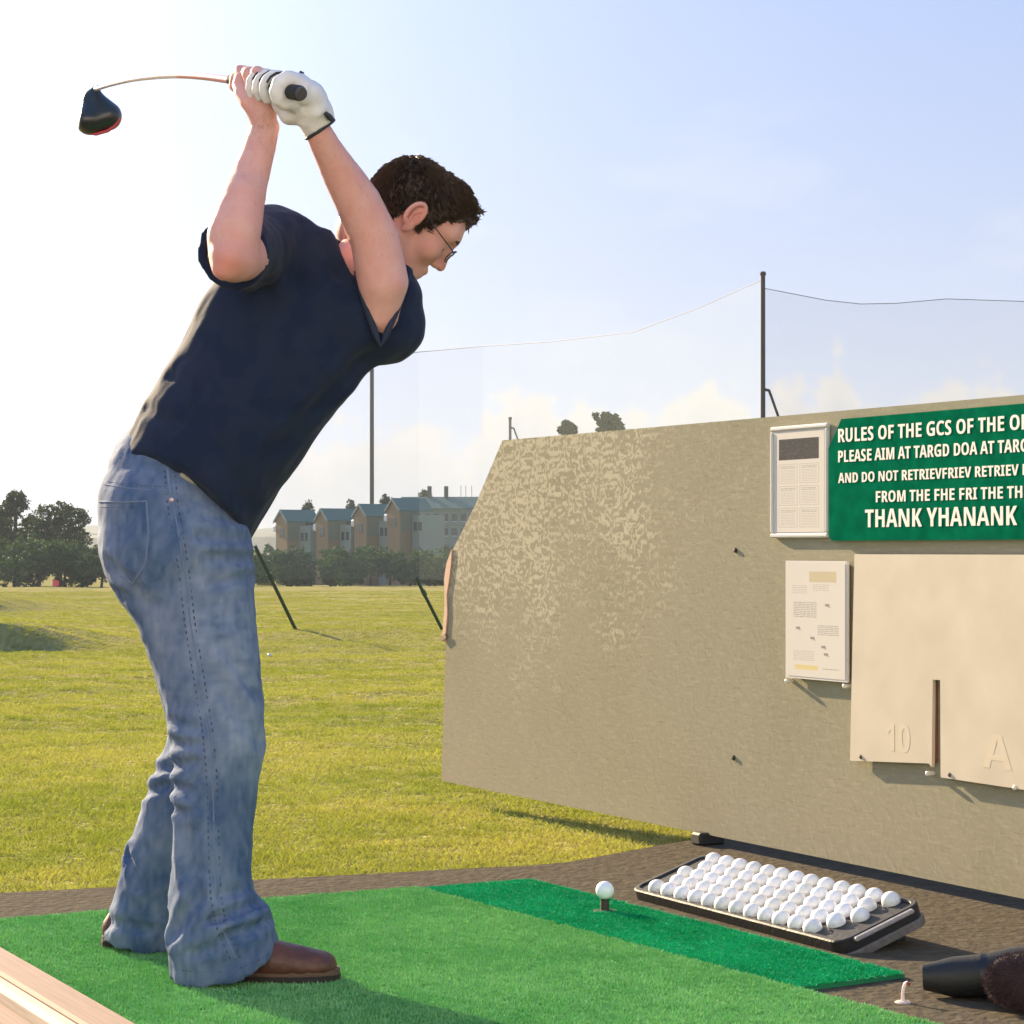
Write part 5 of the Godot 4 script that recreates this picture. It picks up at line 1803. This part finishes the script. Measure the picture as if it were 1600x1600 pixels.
	var h2 := plane3(P(160, 1462, 4.72), P(288, 1472, 4.72), P(225, 1485, 4.655), P(250, 1370, 4.7))
	var split := 4.535
	for z in g_dim.z:
		for y in g_dim.y:
			for x in g_dim.x:
				var b := z * g_dim.x * g_dim.y + y * g_dim.x + x
				if g_val[b] > 0.9: continue
				var p := g_org + Vector3(x, y, z) * g_cell
				if p.y > 0.5: continue
				var pl: Array = h1 if -p.z < split else h2
				g_val[b] = max(g_val[b], pl[0].dot(p) - pl[1])
	var jc := [
		# front of the thigh, fanning from the crotch
		[P(395, 845, 4.42), P(310, 838, 4.33), 0.006, 0.010], [P(398, 872, 4.42), P(322, 872, 4.33), 0.006, 0.010], [P(400, 900, 4.42), P(330, 912, 4.33), 0.005, 0.010], [P(385, 815, 4.42), P(320, 806, 4.33), 0.004, 0.009],
		# behind the knee
		[P(264, 1125, 4.40), P(308, 1142, 4.32), 0.005, 0.010], [P(266, 1160, 4.40), P(310, 1163, 4.32), 0.006, 0.010], [P(266, 1198, 4.40), P(305, 1190, 4.32), 0.006, 0.010], [P(268, 1228, 4.40), P(300, 1236, 4.33), 0.007, 0.010], [P(268, 1262, 4.40), P(296, 1272, 4.33), 0.006, 0.010],
		# long fold down the calf
		[P(284, 1280, 4.33), P(310, 1400, 4.31), 0.006, 0.016], [P(310, 1402, 4.31), P(270, 1462, 4.33), 0.008, 0.014], [P(300, 1300, 4.33), P(300, 1380, 4.31), 0.003, 0.02],
		# above the knee
		[P(330, 1050, 4.33), P(408, 1165, 4.38), 0.005, 0.014], [P(345, 1005, 4.33), P(405, 1090, 4.36), 0.004, 0.012],
		# stacked at the ankle
		[P(405, 1412, 4.37), P(330, 1440, 4.29), 0.010, 0.011], [P(420, 1437, 4.36), P(345, 1462, 4.28), 0.008, 0.010], [P(400, 1455, 4.32), P(300, 1490, 4.28), 0.006, 0.011], [P(380, 1392, 4.33), P(330, 1402, 4.30), 0.004, 0.010],
		# far leg
		[P(200, 1335, 4.70), P(216, 1385, 4.64), 0.009, 0.011], [P(228, 1240, 4.68), P(262, 1226, 4.62), 0.008, 0.010], [P(235, 1205, 4.68), P(268, 1200, 4.62), 0.007, 0.010], [P(168, 1440, 4.72), P(230, 1452, 4.65), 0.006, 0.012],
		# seat
		[P(172, 880, 4.46), P(215, 920, 4.38), 0.005, 0.014], [P(185, 925, 4.46), P(245, 945, 4.36), 0.004, 0.014]]
	jc = lay_creases(jc)
	adjust(func(p: Vector3, d: float) -> float:
		var low_leg := smoothstep(0.45, 0.05, p.y)
		d += 0.004 * fold.get_noise_3d(p.x * 14.0, p.y * 7.0, p.z * 14.0) + (0.0022 + 0.002 * low_leg) * fold.get_noise_3d(p.x * 26.0 + 5.0, p.y * 44.0, p.z * 26.0)
		for c in jc:
			if p.distance_to(c[0]) > c[4] + 0.04: continue
			var e := 1.0
			for i in c[1].size() - 1: e = minf(e, seg_dist(p, c[1][i], c[1][i + 1]))
			if e < 0.05:
				d += 1.15 * c[2] * (exp(-pow(e / c[3], 2.0)) - 0.6 * exp(-pow((e - c[3] * 1.9) / c[3], 2.0)))
		return d)
	var jn := fresh()
	var thread := noise(431, 1.0, 2)
	skin_surface(jn, func(p: Vector3, n: Vector3) -> Color:
		var k := 0.5 * blotch.get_noise_3d(p.x * 9.0, p.y * 5.0, p.z * 9.0) + 0.35 * blotch.get_noise_3d(p.x * 60.0, p.y * 22.0, p.z * 60.0)
		# worn paler over the thigh and seat, in a grained wash
		var px := 800.0 + FL * p.x / -p.z; var py := HZ + FL * (EYE - p.y) / -p.z
		var wash := 0.62 * exp(-pow((p - P(365, 1010, 4.36)).length() / 0.16, 2.0)) + 0.45 * exp(-pow((p - P(385, 1160, 4.36)).length() / 0.08, 2.0)) + 0.4 * exp(-pow((p - P(170, 830, 4.45)).length() / 0.10, 2.0))
		wash *= 0.75 + 0.6 * thread.get_noise_3d(p.x * 18.0, p.y * 40.0, p.z * 18.0)
		k = clampf(0.35 + k + wash, 0.0, 1.3)
		var c := Vector3(0.055, 0.110, 0.232).lerp(Vector3(0.285, 0.345, 0.455), k)
		return Color(c.x, c.y, c.z))
	var jm := vmat(0.85, 0.3)
	jm.albedo_texture = grain(432, 0.22, 2, 0.5, 1.0)
	jm.uv1_triplanar = true
	jm.uv1_scale = Vector3(12.0, 5.0, 12.0)
	jm.normal_enabled = true
	jm.normal_texture = relief(433, 0.12, 3, 2.5)
	var jeans := put("jeans", finish(jn), jm, who, back)
	# seams, stitching, pocket, rivet
	var seam_m := mat(0.125, 0.165, 0.255, 0.9)
	var stitch_m := mat(0.045, 0.062, 0.11, 0.8)
	var gold_m := mat(0.30, 0.27, 0.22, 0.7)
	var side := [[266, 735], [271, 790], [282, 850], [290, 905], [297, 970], [312, 1060], [325, 1140], [331, 1200], [334, 1270], [335, 1335], [338, 1400], [349, 1455], [371, 1503]]
	surface_line("seam", jeans, side, 0.0018, seam_m)
	var st := SurfaceTool.new()
	st.begin(Mesh.PRIMITIVE_TRIANGLES)
	dashes(st, side, 7.0, 0.0015, 0.006, 0.013)
	dashes(st, side, -9.0, 0.0015, 0.006, 0.013)
	var pocket := [[156, 784], [190, 785], [229, 783], [232, 830], [228, 878], [208, 912], [186, 898]]
	var pocket2 := [[156, 792], [190, 793], [222, 791], [225, 830], [221, 874], [205, 903]]
	surface_line("pocket_edge", jeans, pocket, 0.0024, seam_m)
	dashes(st, pocket2, 0.0, 0.0009, 0.005, 0.009)
	var front_pocket := [[270, 786], [300, 788], [340, 800], [372, 822]]
	surface_line("pocket_edge", jeans, front_pocket, 0.0016, seam_m)
	surface_line("waistband", jeans, [[163, 757], [200, 763], [240, 766], [266, 766]], 0.0016, seam_m)
	dashes(st, [[168, 752], [200, 757], [240, 760], [264, 760]], 0.0, 0.0009, 0.005, 0.009)
	dashes(st, [[284, 1516], [330, 1521], [372, 1514], [405, 1500], [432, 1482]], 0.0, 0.001, 0.006, 0.010)
	var sti := put("stitching", st.commit(), stitch_m, jeans)
	sti.set_meta("kind", "stuff")
	surface_line("belt_loop", jeans, [[262, 733], [264, 752], [267, 774]], 0.0038, mat(0.13, 0.18, 0.29, 0.85))
	var rv := hit(268, 781)
	put("rivet", lathe([Vector2(0.0, -0.003), Vector2(0.0048, -0.003), Vector2(0.004, 0.0015), Vector2(0.0, 0.003)], 12), mat(0.72, 0.45, 0.40, 0.35, 0.6), jeans).transform = Transform3D(Basis(Vector3.RIGHT, PI / 2), rv)
	surface_line("belt", who, [[284, 742], [296, 750], [312, 757]], 0.006, gold_m, back)
	# ---- shoes
	shoe(who, back, P(302, 1512, 4.355), P(502, 1512, 4.365), true)
	shoe(who, back, P(186, 1480, 4.735), P(352, 1478, 4.80), false)

func lay_creases(list: Array) -> Array:
	# bends each crease onto the surface: [middle, points, depth, width, reach]
	var out := []
	for c in list:
		var a: Vector3 = c[0]; var b: Vector3 = c[1]
		var pts := []
		for i in 7:
			var q := a.lerp(b, i / 6.0)
			var h := hit(800.0 + FL * q.x / -q.z, HZ + FL * (EYE - q.y) / -q.z)
			if h != Vector3.ZERO and absf(h.z - q.z) < 0.16: pts.append(h)
			elif pts.is_empty(): pts.append(q)
		if pts.size() < 2: continue
		var mid: Vector3 = pts[pts.size() / 2]
		var reach := 0.0
		for q in pts: reach = maxf(reach, mid.distance_to(q))
		out.append([mid, pts, c[2], c[3], reach])
	return out

func surface_line(called: String, parent: Node3D, list: Array, r: float, m: Material, at := Vector3.ZERO):
	var pts := []; var rr := []
	for i in list.size() - 1:
		for k in 8:
			var q := Vector2(list[i][0], list[i][1]).lerp(Vector2(list[i + 1][0], list[i + 1][1]), k / 8.0)
			var h := hit(q.x, q.y)
			if h == Vector3.ZERO: continue
			pts.append(h); rr.append(r)
	if pts.size() < 2: return
	put(called, tube(pts, rr, 6), m, parent, at)

func dashes(st: SurfaceTool, list: Array, shift: float, r: float, len_: float, every: float):
	var pts := []
	for i in list.size() - 1:
		for k in 10:
			var q := Vector2(list[i][0], list[i][1]).lerp(Vector2(list[i + 1][0], list[i + 1][1]), k / 10.0)
			var h := hit(q.x + shift, q.y)
			if h != Vector3.ZERO: pts.append(h + Vector3(0, 0, 0.0004))
	var run := 0.0
	var next := 0.0
	for i in pts.size() - 1:
		var a: Vector3 = pts[i]; var b: Vector3 = pts[i + 1]
		var l := a.distance_to(b)
		if l > 0.06: continue
		while next < run + l:
			var t := (next - run) / l
			var p := a.lerp(b, t); var q := p + (b - a).normalized() * len_
			tube_into(st, [p, q], [r, r], 5)
			next += every
		run += l

func shoe(who: Node3D, at: Vector3, heel: Vector3, toe: Vector3, near: bool):
	var sh := Node3D.new()
	sh.name = "shoe"
	who.add_child(sh, true)
	sh.position = at
	var ax := toe - heel; ax.y = 0
	var L := ax.length()
	ax = ax.normalized()
	var sd := Vector3(-ax.z, 0, ax.x)
	var at_ := func(f: float, y: float, s: float) -> Vector3: return Vector3(heel.x, 0, heel.z) + ax * f * L + Vector3(0, y, 0) + sd * s
	field([
		{"j": [[at_.call(0.0, 0.050, 0), 0.036, 0.95], [at_.call(0.25, 0.060, 0), 0.040, 0.95], [at_.call(0.5, 0.058, 0), 0.042, 1.0], [at_.call(0.75, 0.047, 0.002), 0.038, 1.2], [at_.call(1.0, 0.040, 0.0), 0.030, 1.3]], "k": 0.02, "n": sd},
		{"j": [[at_.call(0.1, 0.09, 0), 0.040, 0.9], [at_.call(0.35, 0.08, 0), 0.038, 0.9]], "k": 0.02, "n": sd}], 0.005)
	clip(Vector3(0, -1, 0), -0.030, 0.006)
	var fn := noise(441, 1.0, 3)
	adjust(func(p: Vector3, d: float) -> float: return d + 0.0022 * fn.get_noise_3d(p.x * 30.0, p.y * 22.0, p.z * 30.0))
	var o := fresh()
	skin_surface(o, func(p: Vector3, n: Vector3) -> Color:
		var k := 0.5 + 0.5 * fn.get_noise_3d(p.x * 28.0, p.y * 28.0, p.z * 28.0) + 0.3 * fn.get_noise_3d(p.x * 120.0, p.y * 120.0, p.z * 120.0)
		var c := Vector3(0.060, 0.024, 0.017).lerp(Vector3(0.125, 0.048, 0.032), clampf(k, 0, 1))
		return Color(c.x, c.y, c.z))
	var um := vmat(0.5, 0.45)
	put("upper", finish(o), um, sh)
	# welted sole
	var p2 := PackedVector2Array()
	for i in 40:
		var a := TAU * i / 40.0
		var f := 0.5 - 0.5 * cos(a)
		var x := lerpf(-0.038, L + 0.038, f)
		var w := lerpf(0.034, 0.048, smoothstep(0.3, 0.8, f)) - 0.006 * exp(-pow((f - 0.42) / 0.15, 2.0))
		var s: float = pow(absf(sin(a)), 0.55) * w * signf(sin(a))
		p2.append(Vector2(x, s))
	var tr := Transform3D(Basis(ax, sd, ax.cross(sd)), Vector3(heel.x, 0, heel.z))
	var s_up: float = 1.0 if ax.cross(sd).y > 0.0 else -1.0
	var z0: float = 0.0135 * s_up; var z1: float = 0.026 * s_up
	put("sole", extrude(p2, min(z0, z1), max(z0, z1), tr), mat(0.018, 0.013, 0.011, 0.8), sh)
	var p3 := PackedVector2Array()
	for q in p2: p3.append(Vector2(lerpf(L / 2, q.x, 0.99), q.y * 0.97))
	z0 = 0.0265 * s_up; z1 = 0.037 * s_up
	put("welt", extrude(p3, min(z0, z1), max(z0, z1), tr), mat(0.10, 0.055, 0.035, 0.7), sh)

# ---------------------------------------------------------------- the club
func setup_club():
	var club := thing("golf_club", grip_a, "driver with a pale bending shaft and black head held overhead", "golf club")
	var back := -grip_a
	var ax := (grip_b - grip_a).normalized()
	var rubber := rough_mat(0.018, 0.017, 0.017, 0.7, 0.06, 501, 0.5, 1.0, 2.0)
	put("grip", tube([grip_a, grip_a + ax * 0.004, grip_a + ax * 0.10, grip_a + ax * 0.28], [0.0125, 0.0145, 0.0132, 0.0100], 20), rubber, club, back)
	var cap := put("grip_cap", lathe([Vector2(0.0125, 0.0), Vector2(0.0118, 0.003), Vector2(0.008, 0.0036), Vector2(0.0076, 0.0028), Vector2(0.004, 0.0028), Vector2(0.0036, 0.0036), Vector2(0.0, 0.0038)], 20), mat(0.05, 0.045, 0.045, 0.35), club)
	cap.transform = Transform3D(Basis(Quaternion(Vector3.UP, -ax)), Vector3.ZERO)
	var way := [grip_b - ax * 0.005, P(318, 119.5, 4.42), P(270, 117.5, 4.55), P(215, 122.5, 4.72), P(176, 131, 4.88), P(152, 138.5, 5.0)]
	var cv := Curve3D.new()
	for i in way.size():
		var tan: Vector3 = (way[min(i + 1, way.size() - 1)] - way[max(i - 1, 0)]) / 6.0
		cv.add_point(way[i], -tan, tan)
	var pts := []; var rr := []
	var n := 40
	for i in n + 1:
		pts.append(cv.sample_baked(cv.get_baked_length() * i / n, true))
		rr.append(lerpf(0.0078, 0.0048, float(i) / n))
	var red := mat(0.62, 0.20, 0.21, 0.3, 0.1)
	red.clearcoat_enabled = true
	var silver := mat(0.82, 0.68, 0.68, 0.25, 0.15)
	put("shaft_band", tube(pts.slice(0, 14), rr.slice(0, 14), 12), red, club, back)
	put("shaft", tube(pts.slice(13, n + 1), rr.slice(13, n + 1), 12), silver, club, back)
	# silver stripe along the red part
	var sp := []; var sr := []
	for i in 14:
		sp.append(pts[i] + Vector3(0.0008, 0.0, rr[i] * 0.72)); sr.append(0.0036)
	put("shaft_stripe", tube(sp, sr, 8), mat(0.85, 0.8, 0.8, 0.25), club, back)
	# head: pear-shaped shell, crown towards the camera, red sole edge
	var d := 5.02
	var toe_line := [[150, 137], [137, 138], [128, 152], [123, 178], [124, 198], [134, 207], [152, 210], [170, 204], [184, 193], [189, 181], [182, 166], [168, 150]]
	field([
		{"j": jp([[143, 160, d, 14, 0.9], [140, 188, d, 17, 1.2]]), "k": 0.02},
		{"j": jp([[140, 188, d, 18, 1.3], [168, 184, d + 0.01, 19, 1.2]]), "k": 0.03},
		{"j": jp([[146, 152, d, 12, 0.9], [170, 178, d + 0.005, 17, 1.1]]), "k": 0.02},
		{"j": jp([[150, 140, d - 0.005, 5.5], [147, 156, d - 0.002, 8]]), "k": 0.012}], 0.004, 0.012)
	var face := plane3(P(129, 148, d - 0.05), P(122, 200, d - 0.05), P(124, 175, d + 0.06), P(160, 180, d))
	clip(face[0], face[1], 0.004)
	var o := fresh()
	skin_surface(o, func(p: Vector3, nn: Vector3) -> Color: return Color(0.010, 0.012, 0.012))
	var hm := vmat(0.28, 0.5)
	hm.clearcoat_enabled = true
	hm.clearcoat = 0.4
	var head := put("head", finish(o), hm, club, back)
	var solep := []; var soler := []
	for q in [[124, 197], [132, 205.5], [150, 208.5], [168, 203.5], [181, 194], [187, 184]]:
		solep.append(P(q[0], q[1] + 1.0, d - 0.004)); soler.append(0.004)
	put("sole_trim", tube(solep, soler, 8), mat(0.42, 0.03, 0.04, 0.35), head)
	put("hosel", tube([P(154, 136.5, 5.0), P(150, 140, 5.01), P(147, 148, 5.015)], [0.006, 0.0068, 0.0085], 14), mat(0.75, 0.75, 0.76, 0.2, 0.7), club, back)
